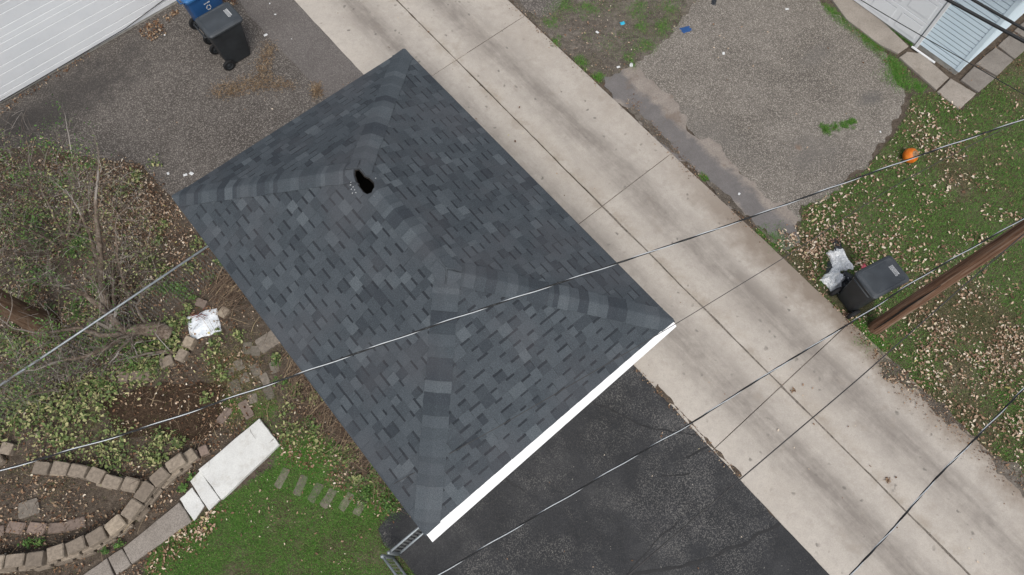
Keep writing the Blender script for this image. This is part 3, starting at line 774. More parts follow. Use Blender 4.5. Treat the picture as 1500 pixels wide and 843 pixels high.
block_wall('garden_edging', 'straight row of weathered blocks dividing the leafy bed', [(60, 683), (84, 685), (110, 690), (138, 696), (166, 704), (196, 710)], 0, 2, .09, .22, M['block'])
block_wall('edging_stones', 'short curve of tan blocks below the white sack', [(243, 529), (262, 520), (271, 505), (277, 494)], 0, 1, .13, .19, M['block'], lb=.24)
block_wall('edging_stones', 'pair of pinkish blocks under the shrub', [(180, 551), (212, 548)], 0, 1, .1, .2, M['block_pink'], lb=.2)
block_wall('edging_stones', 'sunken row of pinkish stones inside the curved wall', [(-10, 778), (20, 774), (50, 772), (84, 773), (110, 768)], -.035, 1, .08, .19, M['block_pink'], lb=.33, wob=.22)
block_wall('edging_stones', 'two pale stones at the left edge beneath the cable', [(-8, 672), (6, 662), (12, 650)], 0, 1, .12, .2, M['block'], lb=.22)
block_wall('edging_stones', 'few broken blocks between the wall and the landing', [(283, 668), (296, 662), (308, 655)], 0, 1, .12, .16, M['block_pink'], lb=.17)
# stepping stones
def stone(label, cx, cy, a, b, rot, mat, z=.03, grp=None):
    c = at(cx, cy, z); pts = []; a *= rs.uniform(.92, 1.08); b *= rs.uniform(.9, 1.1); k = .72
    for x, y in ((a, b * k), (a * .9, b), (-a * .9, b), (-a, b * k), (-a, -b * k), (-a * .9, -b), (a * .9, -b), (a, -b * k)):
        x *= rs.uniform(.95, 1.04); y *= rs.uniform(.93, 1.06)
        pts.append((c.x + x * math.cos(rot) - y * math.sin(rot), c.y + x * math.sin(rot) + y * math.cos(rot)))
    o = slab_poly('stepping_stone', pts, 0, z, mat, None, .004, rs.random(), True); tag(o, label, 'stone', grp); return o
STONE_Z = .014
stone('large square stone slab against the garage eave in the garden', 392, 500, .19, .16, R(35), M['paver'], .05)
PV = ['touching the large square slab', 'just left of the large square slab', 'left end of the upper row', 'leftmost and farthest from the garage', 'middle of the middle row', 'nearest the overhead cable on the right', 'middle of the lower left row', 'lowest at the left below the cable', 'right of the cable near the stalks', 'just above the white landing', 'half hidden beside the dead stalks']
for i, (x, y, rt) in enumerate([(375, 514, 30), (362, 510, 35), (350, 535, 60), (336, 546, 40), (374, 542, 60), (388, 556, 60), (358, 554, 55), (344, 566, 60), (394, 576, 55), (370, 584, 45), (402, 538, 50)]):
    stone('mossy grey paver in the soil, ' + PV[i], x, y, .105 if i % 3 else .085, .075, R(rt + 60), M['paver'], .016, 'mossy pavers beside the garage')
stone('pinkish brick shaped stone left of the white landing tip', 328, 609, .15, .07, R(60), M['block_pink'], .04)
stone('pinkish brick shaped stone touching the white landing tip', 360, 600, .17, .08, R(-55), M['block_pink'], .04)
for i, (x, y) in enumerate([(413, 700), (440, 711), (462, 722), (481, 730), (507, 735), (528, 742)]):
    stone('narrow brick stepping stone sunk in the lawn edge, ' + ['nearest the white landing', 'second from the landing', 'third from the landing', 'third from the garage', 'second from the garage', 'nearest the garage'][i], x, y, .155, .068, R(62 + rs.uniform(-9, 9)), M['paver'], .014, 'brick stepping stones')
stone('flat grey stone in the bed inside the curved wall', 42, 745, .15, .12, R(20), M['paver'], .05)
stone('round rusty stone beside the white sack', 294, 444, .1, .07, R(-20), M['block_pink'], .09)
stone('round tan stone right of the white sack', 327, 457, .1, .08, R(60), M['block'], .08)

# ------------------------------------------------------------------ fences
def chain_fence(label, a, b, h, posts, rails=(1,), bottom=True):
    root = empty('chain_link_fence', (a.x, a.y, 0)); tag(root, label, 'fence'); d = Vector((b.x - a.x, b.y - a.y, 0)); L = d.length; t = d.normalized()
    MB().tube([(0, 0, h), tuple(t * (L / 2) + UP * (h - .01)), tuple(t * L + UP * h)], .018, 8).build('top_rail', M['galv'], root, True)
    if bottom: MB().tube([(0, 0, .06), tuple(t * L + UP * .06)], .019, 8).build('bottom_rail', M['galv'], root, True)
    for s_ in posts:
        p = t * (s_ * L); MB().tube([tuple(p), tuple(p + UP * (h + .03)), tuple(p + UP * (h + .06))], [.03, .03, .012], 8).build('post', M['galv'], root, True)
    mb = MB(); st = .06; k = 0
    nz = int((h - .1) / st)
    for i in range(int(L / st)):
        for sgn in (0, 1):
            pts = []
            for j in range(nz + 1):
                x = i * st + (st / 2 if (j + sgn) % 2 else 0); pts.append(tuple(t * x + UP * (.08 + j * st)))
            mb.tube(pts, .0013, 3, cap=False)
    o = mb.build('wire_mesh', M['galv_wire'], root); o['kind'] = 'stuff'
    return root
fa = at(585, 812); gcorner = garage_mat @ Vector((hx - OV - .1, -hy + OV, 0))
across = Vector((math.cos(R(40)), math.sin(R(40)), 0)); along = Vector((math.cos(R(-50)), math.sin(R(-50)), 0))
f_end = fa + across * .95
chain_fence('short chain link fence joining the garage front corner to the gate', fa, f_end, .95, (0.0, 1.0))
fb = fa - across * .10 - along * .02
chain_fence('chain link gate panel leading away beside the black driveway', fb, fb + along * 1.5, .95, (0.0, 1.0))
fl0 = at(203, 431, 1.05); fl1 = at(303, 362, 1.05); far = fl0 - across * 3.4
chain_fence('galvanized chain link fence running from the garage through the bare shrub', Vector((far.x, far.y, 0)), Vector((fl1.x + .35, fl1.y + .3, 0)), 1.05, (0.0, .98), bottom=False)

# ------------------------------------------------------------------ wheeled carts
def wheel(root, x, y, r, wdt):
    w_ = MB(); n = 20
    def ring(rr, xx): return [(xx, y + rr * math.cos(2 * math.pi * k / n), r + rr * math.sin(2 * math.pi * k / n)) for k in range(n)]
    prof_ = [(r * .62, -wdt / 2), (r * .9, -wdt / 2), (r, -wdt / 4), (r, wdt / 4), (r * .9, wdt / 2), (r * .62, wdt / 2)]
    v = []; f = []
    for rr, dx in prof_: v += ring(rr, x + dx)
    for i in range(len(prof_) - 1):
        for k in range(n): f.append((i * n + k, i * n + (k + 1) % n, (i + 1) * n + (k + 1) % n, (i + 1) * n + k))
    w_.add(v, f); o = w_.build('wheel', M['rubber'], root, True, 40)
    h = MB(); v = []; f = []
    pr = [(r * .62, -wdt / 2 + .004), (r * .45, -wdt / 2 + .016), (r * .2, -wdt / 2 - .002), (r * .2, wdt / 2 + .002), (r * .45, wdt / 2 - .016), (r * .62, wdt / 2 - .004)]
    for rr, dx in pr: v += ring(rr, x + dx)
    for i in range(5):
        for k in range(n): f.append((i * n + k, i * n + (k + 1) % n, (i + 1) * n + (k + 1) % n, (i + 1) * n + k))
    f.append(tuple(range(2 * n, 3 * n))); f.append(tuple(range(3 * n, 4 * n))[::-1]); h.add(v, f); h.build('hub', M['cart_black'], o, True, 40)

def rrect(hx_, hy_, r, z, cy=0.0, n=4):
    out = []
    for (sx, sy, a0) in ((1, 1, 0), (-1, 1, 90), (-1, -1, 180), (1, -1, 270)):
        for k in range(n + 1):
            a = R(a0 + 90 * k / n); out.append((sx * (hx_ - r) + r * math.cos(a), cy + sy * (hy_ - r) + r * math.sin(a), z))
    return out
def loft(mb, rings, cap0=True, cap1=True, mi=0):
    n = len(rings[0]); v = [p for r_ in rings for p in r_]; f = []
    for i in range(len(rings) - 1):
        for k in range(n): f.append((i * n + k, i * n + (k + 1) % n, (i + 1) * n + (k + 1) % n, (i + 1) * n + k))
    if cap0: f.append(tuple(range(n - 1, -1, -1)))
    if cap1: f.append(tuple(range((len(rings) - 1) * n, len(rings) * n)))
    return mb.add(v, f, mi)
def cart(label, loc, rz, sw, bm, lm, wheels=True, print_lid=True, print_side=False):
    root = empty('wheeled_cart', loc, rz); tag(root, label, 'trash cart'); w2 = .28 * sw
    mb = MB(); loft(mb, [rrect(w2 * .80, .255, .05, .04, -.02), rrect(w2 * .82, .27, .05, .10, -.02), rrect(w2 * .96, .335, .06, .88, .0), rrect(w2, .352, .06, .885, .0), rrect(w2, .352, .06, .945, .0), rrect(w2 * .94, .33, .05, .945, 0)])
    mb.build('body', bm, root, True, 35)
    mb = MB(); loft(mb, [rrect(w2 + .018, .378, .07, .925, .012), rrect(w2 + .022, .382, .07, .96, .012), rrect(w2 + .004, .362, .07, .985, .012), rrect(w2 * .88, .315, .06, .997, .012), rrect(w2 * .84, .30, .06, .990, .012), rrect(w2 * .4, .15, .05, 1.0, .012)])
    lid = mb.build('lid', lm, root, True, 30)
    if print_lid:
        t = MB(); rp = random.Random(3)
        for row in range(4):
            x = -.10 * sw
            yy = .262 - row * .022
            while x < .10 * sw:
                L = rp.uniform(.008, .022); t.box((x + L / 2, yy, .9985 + .0), (L, .010 if row else .014, .003)); x += L + rp.uniform(.004, .008)
        t.build('lid_print', M['print_white'], lid)
    if print_side:
        t = MB(); rp = random.Random(9); xs = w2 * .925
        def mark(y, z, ly, lz):
            xx = w2 * (.82 + .14 * (z - .1) / .78) + .003; dx = w2 * .14 / .78 * lz / 2
            t.add([(xx - dx, y - ly / 2, z - lz / 2), (xx - dx, y + ly / 2, z - lz / 2), (xx + dx, y + ly / 2, z + lz / 2), (xx + dx, y - ly / 2, z + lz / 2)], [(0, 1, 2, 3)])
        for z, y0, y1, hh in ((.755, -.06, .06, .022), (.565, -.10, .10, .016)):
            y = y0
            while y < y1:
                L = rp.uniform(.012, .03); mark(y + L / 2, z, L, hh); y += L + rp.uniform(.005, .009)
        for k in range(3):                                    # three bent arrows in a ring
            a0 = R(90 + 120 * k)
            for j in range(5):
                a_ = a0 + R(14 * j); mark(.042 * math.cos(a_), .66 + .042 * math.sin(a_), .015, .015)
            a_ = a0 + R(75); mark(.042 * math.cos(a_), .66 + .042 * math.sin(a_), .025, .022)
        t.build('side_print', M['print_white'], root)
    hd = MB().tube([(-w2 * .75, -.34, .93), (-w2 * .75, -.42, .945), (w2 * .75, -.42, .945), (w2 * .75, -.34, .93)], .016, 8); hd.build('handle', bm, root, True)
    MB().tube([(-w2 * .96, -.372, .955), (w2 * .96, -.372, .955)], .014, 8).build('hinge', bm, root, True)
    MB().tube([(-w2 * .98, -.27, .12), (w2 * .98, -.27, .12)], .012, 6).build('axle', M['galv'], root, True)
    for sx in (-1, 1): wheel(root, sx * (w2 * .80 + .045), -.285, .125, .06)
    return root
fwd = Vector((math.cos(R(40)), math.sin(R(40)), 0)); rgt = Vector((math.cos(R(-50)), math.sin(R(-50)), 0))
bc = Vector((-5.75, 9.95, 0))
cart('black trash cart with grey lid standing on the brown driveway', bc, R(-50), 1.02, M['cart_black'], M['cart_lid'])
bl_cart = cart('blue recycling cart with white emblem beside the white building', bc - rgt * .86 + fwd * .05, R(-48), 1.02, M['cart_blue'], M['cart_blue_lid'], print_lid=False, print_side=True); bl_cart.scale = (1.0, 1.05, 1.2)
cart('black trash cart beside the utility pole at the alley edge', Vector((6.10, 4.47, 0)), R(27.4 - 90), .88, M['cart_black'], M['cart_lid'])

# ------------------------------------------------------------------ utility pole
pp = at(1281, 481); pole = empty('utility_pole', (pp.x, pp.y, 0)); tag(pole, 'brown wooden utility pole with a long crack beside the black cart', 'pole')
mb = MB(); n = 22; rings = []
for i in range(36):
    z = i * .28 - .1; r = .122 - .009 * z
    rings.append([(r * (1 + .018 * mnoise.noise(Vector((math.cos(6.283 * k / n) * 2, math.sin(6.283 * k / n) * 2, z * .25)))) * math.cos(6.283 * k / n) * (1), r * math.sin(6.283 * k / n), z) for k in range(n)])
loft(mb, rings); mb.build('shaft', M['pole_wood'], pole, True, 50)
# drying crack: a dark wedge sunk in the face towards the alley
mb = MB(); ca = math.atan2(-pp.y, -pp.x) + .12
for i in range(14):
    z = .15 + i * .14; r = .128 - .009 * z; ww = .013 * math.sin(math.pi * (i + .5) / 14) + .003; aa = ca + .05 * math.sin(i * .6)
    z2 = z + .14; r2 = .128 - .009 * z2; ww2 = .013 * math.sin(math.pi * min(1, (i + 1.5) / 14)) + .003; ab = ca + .05 * math.sin((i + 1) * .6)
    mb.add([(r * math.cos(aa - ww / r), r * math.sin(aa - ww / r), z), (r * math.cos(aa + ww / r), r * math.sin(aa + ww / r), z), (r2 * math.cos(ab + ww2 / r2), r2 * math.sin(ab + ww2 / r2), z2), (r2 * math.cos(ab - ww2 / r2), r2 * math.sin(ab - ww2 / r2), z2)], [(0, 1, 2, 3)])
mb.build('crack', M['attic_dark'], pole)
MB().box((0, 0, 8.9), (2.2, .1, .12), R(60), bev=.01).build('crossarm', M['pole_wood'], pole)

# ------------------------------------------------------------------ overhead wires
def wire(label, pts, z0, z1, r, kind='black', sag=.25, pitch=.5, n=60, grp='overhead wires'):
    P = []
    for i in range(len(pts)):
        P.append(pts[i])
    # even steps along the surveyed line
    seg = [math.hypot(P[i + 1][0] - P[i][0], P[i + 1][1] - P[i][1]) for i in range(len(P) - 1)]; tot = sum(seg)
    Q = []
    for k in range(n + 1):
        s_ = tot * k / n; i = 0
        while i < len(seg) - 1 and s_ > seg[i]: s_ -= seg[i]; i += 1
        t = s_ / seg[i]; u = k / n; z = z0 + (z1 - z0) * u - sag * 4 * u * (1 - u)
        Q.append(at(P[i][0] + (P[i + 1][0] - P[i][0]) * t, P[i][1] + (P[i + 1][1] - P[i][1]) * t, z))
    # smooth the survey noise
    for _ in range(6):
        Q = [Q[0]] + [(Q[i - 1] + Q[i] * 2 + Q[i + 1]) / 4 for i in range(1, len(Q) - 1)] + [Q[-1]]
    if kind != 'twist':
        o = MB().tube(Q, r, 6).build('overhead_wire', M['wire_black' if kind == 'black' else 'wire_dark'], None, True); tag(o, label, 'wire', grp); return
    root = empty('overhead_wire', Q[0]); tag(root, label, 'wire', grp); O = Q[0]
    D = []; 
    for i in range(len(Q) - 1):
        for j in range(8): D.append(Q[i].lerp(Q[i + 1], j / 8))
    D.append(Q[-1]); s_ = 0; strands = [[], [], []]
    for i, p in enumerate(D):
        if i: s_ += (p - D[i - 1]).length
        t = (D[min(i + 1, len(D) - 1)] - D[max(i - 1, 0)]).normalized(); a_ = t.cross(UP).normalized(); b_ = t.cross(a_)
        for k in range(3):
            q = 2 * math.pi * (s_ / pitch + k / 3); strands[k].append(p - O + (a_ * math.cos(q) + b_ * math.sin(q)) * r * .62)
    for k in range(3):
        MB().tube(strands[k], r * .52, 6).build('strand', M['alu'] if k == 0 else M['wire_black'], root, True)
wire('twisted black and silver cable crossing over the garage roof', [(1640, 126), (1500, 175), (1330, 234), (1090, 322), (890, 391), (655, 470), (430, 551), (210, 628), (0, 690), (-120, 724)], 6.2, 6.2, .0078, 'twist', .35, .6, 90)
wire('twisted black and silver cable passing beside the utility pole', [(1600, 262), (1500, 320), (1333, 415), (1277, 454), (1103, 561), (1000, 629), (957, 652), (800, 747), (643, 842), (540, 905)], 5.2, 5.2, .0078, 'twist', .25, .6, 80)
wire('silver and black cable crossing the alley at lower right', [(1600, 470), (1500, 569), (1423, 649), (1373, 698), (1333, 745), (1300, 784), (1245, 843), (1180, 915)], 5.4, 5.4, .0078, 'twist', .15, .5, 60)
wire('thin dark wire running below the pole across the alley', [(1560, 292), (1417, 414), (1250, 562), (1193, 610), (1087, 700), (1000, 774), (920, 843), (850, 905)], 4.8, 4.8, .006, 'dark', .2)
wire('thin dark wire over the front corner of the garage roof', [(1560, 145), (1437, 205), (1310, 272), (1160, 371), (985, 478), (726, 628), (600, 697), (577, 709)], 5.4, 2.62, .0042, 'dark', .2)
wire('thick black cable at upper right, the lower of two', [(1330, -32), (1388, 0), (1500, 61), (1600, 116)], 8.6, 8.6, .0085, 'black', .02, n=16)
wire('thick black cable at upper right, nearer the corner', [(1375, -29), (1425, 0), (1500, 43), (1600, 101)], 8.6, 8.6, .0072, 'black', .02, n=16)
wire('thin black wire in front of the white overhead door', [(1215, -28), (1262, 1), (1310, 30), (1417, 91), (1470, 122), (1560, 172)], 3.6, 3.6, .006, 'black', .08, n=24)

# ------------------------------------------------------------------ pumpkin
pc = at(1334, 228, .13); pk = empty('pumpkin', (pc.x, pc.y, 0)); tag(pk, 'orange pumpkin with a sunken rotten top on the leafy grass', 'pumpkin')
def mk_pumpkin():
    n = NT('pumpkin_skin'); f = n.noise(9, 4); c = n.ramp(f, [(.3, (.46, .10, .008)), (.55, (.62, .16, .012)), (.75, (.66, .23, .04))]); n.bump(f, .2, .006); M['pumpkin'] = n.done(c, .45)
    n = NT('pumpkin_rot'); f = n.noise(25, 4); c = n.ramp(f, [(.3, (.10, .06, .035)), (.6, (.30, .20, .12)), (.8, (.46, .30, .16))]); M['pumpkin_rot'] = n.done(c, .8)
mk_pumpkin()
mb = MB(); rings = []; n = 48; tilt = Matrix.Rotation(R(20), 3, 'X') @ Matrix.Rotation(R(18), 3, 'Y')
for i in range(15):
    th = R(-86 + i * 146 / 14)
    rings.append([tuple(tilt @ Vector((.152 * math.cos(th) * (1 - .05 * abs(math.sin(k / n * math.pi * 9)) ** .6 + .0) * math.cos(6.283 * k / n), .152 * math.cos(th) * (1 - .05 * abs(math.sin(k / n * math.pi * 9)) ** .6) * math.sin(6.283 * k / n), .128 * math.sin(th))) + Vector((0, 0, .125))) for k in range(n)])
loft(mb, rings, True, False); mb.build('shell', M['pumpkin'], pk, True)
mb = MB(); top = [Vector(p) for p in rings[-1]]; cc_ = sum(top, Vector()) / len(top); ax_ = tilt @ Vector((0, 0, 1))
r2 = [tuple(cc_ + (p - cc_) * .82 - ax_ * .03) for p in top]; r3 = [tuple(cc_ + (p - cc_) * .3 - ax_ * .055) for p in top]
loft(mb, [rings[-1], r2, r3], False, True); mb.build('sunken_top', M['pumpkin_rot'], pk, True)

# ------------------------------------------------------------------ litter
def crumple(name, label, cat, c, size, rot, mat, seed, amp=.5, parent=None, flat=.5, res=14, z=0.0, ej=.25):
    mb = MB(); n = res; v = []; f = []
    for side in (1, -1):
        for i in range(n + 1):
            for j in range(n + 1):
                x, y = (i / n - .5), (j / n - .5); e = max(0, 1 - max(abs(x), abs(y)) * 2) ** .45
                h = e * flat * (.55 + amp * mnoise.noise(Vector((x * 5, y * 5, seed))) + amp * .7 * abs(mnoise.noise(Vector((x * 11, y * 11, seed + 5)))))
                w_ = 1 + ej * .7 * mnoise.noise(Vector((x * 3, y * 3, seed + 9)))
                v.append((x * size[0] * w_ * (1 + ej * mnoise.noise(Vector((y * 4, seed, 1)))), y * size[1] * w_ * (1 + ej * mnoise.noise(Vector((x * 4, seed, 7)))), (h * size[2] if side > 0 else 0) + z + .012))
    k = (n + 1) ** 2
    for i in range(n):
        for j in range(n):
            a_ = i * (n + 1) + j; f.append((a_, a_ + n + 1, a_ + n + 2, a_ + 1)); f.append((k + a_, k + a_ + 1, k + a_ + n + 2, k + a_ + n + 1))
    mb.add(v, f); o = mb.build(name, mat, parent); o.location = (c.x, c.y, 0); o.rotation_euler = (0, 0, rot)
    if label: tag(o, label, cat)
    return o
n = NT('foil'); f = n.noise(30, 4, .7); cc = n.ramp(f, [(.3, (.55, .58, .59)), (.38, (.88, .90, .90)), (.7, (.95, .95, .95))]); n.bump(f, .7, .02); M['foil'] = n.done(cc, .4, .0, .5)
n = NT('sack'); f = n.noise(11, 4, .6); cc = n.ramp(f, [(.3, (.62, .67, .72)), (.7, (.80, .83, .86))]); n.bump(f, .4, .02); M['sack'] = n.done(cc, .5)
crumple('crumpled_foil', 'crumpled silver white sheet lying closest to the alley beside the black cart', 'rubbish', at(1222, 409, .05), (.38, .32, .34), R(40), M['foil'], 3, 1.3, res=26)
crumple('crumpled_foil', 'crumpled silver white sheet on the leaves above the other sheet', 'rubbish', at(1230, 380, .05), (.32, .42, .30), R(15), M['foil'], 8, 1.3, res=26)
crumple('plastic_bag', 'black plastic bag between the silver sheets and the cart', 'bag', at(1237, 411, .05), (.22, .40, .2), R(-40), M['black_bag'], 13, .7, res=16)
crumple('plastic_bag', 'flattened dark plastic bag above the silver sheets', 'bag', at(1227, 358, .03), (.16, .3, .06), R(10), M['black_bag'], 21, .8, res=14)
crumple('plastic_bag', 'flattened dark plastic scrap left of the silver sheets', 'bag', at(1220, 393, .02), (.2, .26, .05), R(-20), M['black_bag'], 25, .8, res=12)
crumple('wrapper', 'small pink wrapper behind the black cart on the leaves', 'rubbish', at(1266, 389, .04), (.11, .09, .07), R(20), M['pink_wrap'], 4)
crumple('wrapper', 'small bright blue wrapper on the bare verge', 'rubbish', at(912, 34, .02), (.10, .08, .04), R(20), M['plastic_cyan'], 6)
crumple('plastic_sheet', 'dark blue plastic scrap on the gravel pad', 'rubbish', at(1005, 43, .02), (.22, .15, .03), R(20), M['plastic_blue'], 9)
crumple('black_rag', 'small black rag at the top of the gravel pad', 'rubbish', at(1046, 2, .03), (.10, .18, .07), R(-20), M['black_bag'], 10)
# white sack of garden waste
sk = crumple('white_sack', 'white plastic sack lying in the garden with red twigs on it', 'sack', at(297, 474, .06), (.54, .47, .16), R(20), M['sack'], 31, .2, res=26, ej=.10)
mb = MB()
for i in range(16):
    a0 = Vector((rs.uniform(-.10, .10), rs.uniform(.10, .22), rs.uniform(.06, .10))); d = Vector((rs.uniform(-.12, .12), rs.uniform(-.16, .10), rs.uniform(-.01, .06)))
    mb.tube([a0, a0 + d * .5 + Vector((rs.uniform(-.02, .02), 0, .01)), a0 + d], [.005, .004, .002], 4, rnd=rs.random())
tw = mb.build('cut_twigs', M['stem_red']); tw.location = sk.location; tw.rotation_euler = (0, 0, R(28)); tag(tw, 'bundle of red twigs on the white sack', 'twigs')
for i, (x, y, s_) in enumerate([(389, 51, .06), (280, 254, .06), (271, 256, .055), (246, 254, .045), (403, 21, .035), (241, 51, .03), (427, 57, .02), (395, 5, .03), (925, 95, .07), (906, 98, .05), (875, 47, .05), (1083, 284, .04), (1060, 78, .05), (1153, 13, .05), (1290, 193, .03)]):
    crumple('paper_scrap', 'small white paper scrap ' + ('right of the black cart on the driveway', 'larger one of the pair behind the garage', 'smaller one of the pair behind the garage', 'nearest the leaf pile on the driveway', 'on the driveway apron near the alley', 'left of the cart wheels', 'beside the apron seam', 'behind the black cart lid', 'at the verge tip by the gravel pad', 'left of the verge tip', 'in the middle of the verge', 'on the grey strip by the alley', 'near the middle of the gravel pad', 'at the top of the gravel pad', 'at the lower right edge of the gravel pad')[i], 'rubbish', at(x, y, .02), (s_ * 1.4, s_, s_ * .5), rs.uniform(0, 3), M['print_white'], 40 + i, res=5)

# ------------------------------------------------------------------ scattered vegetation
def inside(px, py, poly):
    px = np.asarray(px); py = np.asarray(py); r_ = np.zeros(len(px), bool); n = len(poly); j = n - 1
    for i in range(n):
        xi, yi_, xj, yj = poly[i][0], poly[i][1], poly[j][0], poly[j][1]
        c_ = ((yi_ > py) != (yj > py)) & (px < (xj - xi) * (py - yi_) / (yj - yi_ + 1e-12) + xi); r_ ^= c_; j = i
    return r_
def scatter(px_poly, n, dens=None, soft=0.0):
    P = wpoly(px_poly); poly = [(p.x, p.y) for p in P]
    x0, x1 = min(p[0] for p in poly), max(p[0] for p in poly); y0, y1 = min(p[1] for p in poly), max(p[1] for p in poly)
    x0, x1, y0, y1 = max(x0, -13), min(x1, 13), max(y0, -2), min(y1, 14)
    out = np.zeros((0, 2)); tries = 0
    while len(out) < n and tries < 40:
        q = np.column_stack([rng.uniform(x0, x1, n * 2), rng.uniform(y0, y1, n * 2)]); q = q[inside(q[:, 0], q[:, 1], poly)]
        if dens is not None: q = q[rng.random(len(q)) < dens(q[:, 0], q[:, 1])]
        out = np.vstack([out, q]); tries += 1
    out = out[:n]
    if soft: out = out + rng.normal(0, soft, out.shape) * (rng.random((len(out), 1)) ** .5)
    return out
# nothing grows through hard things
HARD = [[(p.x, p.y) for p in wpoly(q, z)] for q, z in (([(382, 612), (409, 651), (306, 748), (284, 764), (263, 731), (278, 705), (291, 688)], .1), ([(262, 736), (281, 764), (168, 845), (50, 950), (20, 925), (156, 818)], .05))]
def mesh_tris(name, V, F, rnd, mat, label=None, cat=None, parent=None):
    me = bpy.data.meshes.new(name); me.vertices.add(len(V)); me.vertices.foreach_set('co', V.astype(np.float32).ravel())
    nf = len(F); me.loops.add(nf * 3); me.loops.foreach_set('vertex_index', F.astype(np.int32).ravel())
    me.polygons.add(nf); me.polygons.foreach_set('loop_start', np.arange(0, nf * 3, 3, dtype=np.int32))
    try: me.polygons.foreach_set('loop_total', np.full(nf, 3, np.int32))
    except Exception: pass
    a = me.attributes.new('rnd', 'FLOAT', 'FACE'); a.data.foreach_set('value', rnd.astype(np.float32))
    me.materials.append(mat); me.update(calc_edges=True); me.validate()
    o = bpy.data.objects.new(name, me); col.objects.link(o); o['kind'] = 'stuff'
    if parent: o.parent = parent
    elif label: tag(o, label, cat)
    return o
def blades(name, pts, L, W, tilt, mat, label, cat='grass', z=0.0, zr=0.0):
    if len(HARD):
        keep = np.ones(len(pts), bool)
        for h in HARD: keep &= ~inside(pts[:, 0], pts[:, 1], h)
        pts = pts[keep]
    n = len(pts); az = rng.uniform(0, 6.2832, n); tl = np.radians(rng.uniform(*tilt, n)); ln = rng.uniform(*L, n); wd = rng.uniform(*W, n)
    d = np.column_stack([np.cos(az) * np.sin(tl), np.sin(az) * np.sin(tl), np.cos(tl)]); p = np.column_stack([pts, np.full(n, z) + rng.uniform(0, zr + 1e-6, n)])
    s_ = np.column_stack([-np.sin(az), np.cos(az), np.zeros(n)]) * wd[:, None] / 2
    V = np.stack([p - s_, p + s_, p + d * ln[:, None]], 1).reshape(-1, 3)
    return mesh_tris(name, V, np.arange(n * 3).reshape(-1, 3), rng.random(n), mat, label, cat)
def leaves(name, pts, S, mat, label, cat='leaves', z=(.005, .03), tilt=22, asp=(.5, .8), parent=None, P3=None, clear=True):
    if P3 is None:
        if clear:
            keep = np.ones(len(pts), bool)
            for h in HARD: keep &= ~inside(pts[:, 0], pts[:, 1], h)
            pts = pts[keep]
        n = len(pts); c = np.column_stack([pts, rng.uniform(z[0], z[1], n)])
    else: c = np.asarray(P3); n = len(c)
    az = rng.uniform(0, 6.2832, n); s_ = S[0] + (S[1] - S[0]) * rng.random(n) ** 2.1; a_ = rng.uniform(*asp, n)
    t1 = np.radians(rng.normal(0, tilt, n)); t2 = np.radians(rng.normal(0, tilt, n)); fold = rng.uniform(.0, .35, n)
    u = np.column_stack([np.cos(az) * np.cos(t1), np.sin(az) * np.cos(t1), np.sin(t1)]); v = np.column_stack([-np.sin(az) * np.cos(t2), np.cos(az) * np.cos(t2), np.sin(t2)])
    hh = (s_ / 2)[:, None]; ww = (s_ * a_ / 2)[:, None]; up = np.zeros((n, 3)); up[:, 2] = fold * s_ * .5
    lift = np.zeros((n, 3)); lift[:, 2] = np.abs(np.sin(t1)) * s_ / 2
    c = c + lift
    K = 7; ang = np.linspace(0, 2 * np.pi, K, endpoint=False)
    rad = rng.uniform(.45, 1.1, (n, K)); rad[:, 0] = 1.15
    crl = rng.uniform(-.1, .9, (n, K)) * (s_ * .22)[:, None]
    rim = c[:, None, :] + u[:, None, :] * (hh * np.cos(ang)[None, :] * rad)[:, :, None] + v[:, None, :] * (ww * np.sin(ang)[None, :] * rad)[:, :, None]
    rim[:, :, 2] += np.abs(crl)
    V = np.concatenate([c[:, None, :], rim], 1).reshape(-1, 3); b = np.arange(n) * (K + 1)
    F = np.stack([np.column_stack([b, b + 1 + k, b + 1 + (k + 1) % K]) for k in range(K)], 1).reshape(-1, 3)
    return mesh_tris(name, V, F, np.repeat(rng.random(n), K), mat, label, cat, parent)

# right lawn: patchy grass and pale fallen leaves
def blob(*items):
    """soft clumps: (pixel x, pixel y, radius in metres, count)"""
    out = []
    for x, y, r_, n in items:
        c = at(x, y); k = max(1, n // 60); cen = np.column_stack([rng.normal(c.x, r_ * .75, k), rng.normal(c.y, r_ * .75, k)])
        q = cen[rng.integers(0, k, n)] + rng.normal(0, r_ * .38, (n, 2)); out.append(q)
    return np.vstack(out)
HARD += [[(p.x, p.y) for p in wpoly(q, z)] for q, z in (([(1205, 400), (1228, 395), (1250, 440), (1235, 455), (1215, 440)], 0), ([(1215, 362), (1245, 362), (1248, 395), (1215, 400)], 0))]
_c = Vector((6.10, 4.47)); HARD.append([(_c.x + .36 * math.cos(a_), _c.y + .36 * math.sin(a_)) for a_ in [k * math.pi / 4 for k in range(8)]])
_c = at(1281, 481); HARD.append([(_c.x + .14 * math.cos(a_), _c.y + .14 * math.sin(a_)) for a_ in [k * math.pi / 4 for k in range(8)]])
_c = at(297, 474); HARD.append([(_c.x + .20 * math.cos(a_), _c.y + .20 * math.sin(a_)) for a_ in [k * math.pi / 4 for k in range(8)]])
def green_amt(x, y):
    """how green the right lawn is: lush by the pad, barer earth behind the pole"""
    a_ = vnoise(x, y, .8, 3) * .45 + vnoise(x, y, 2.1, 4) * .35 + vnoise(x, y, 6, 5) * .2
    c = at(1420, 520); bare = np.exp(-(((x - c.x) / 2.0) ** 2 + ((y - c.y) / 1.3) ** 2)); c2 = at(1460, 130); bare2 = np.exp(-(((x - c2.x) / 1.3) ** 2 + ((y - c2.y) / .8) ** 2))
    return a_ - .26 * bare - .16 * bare2
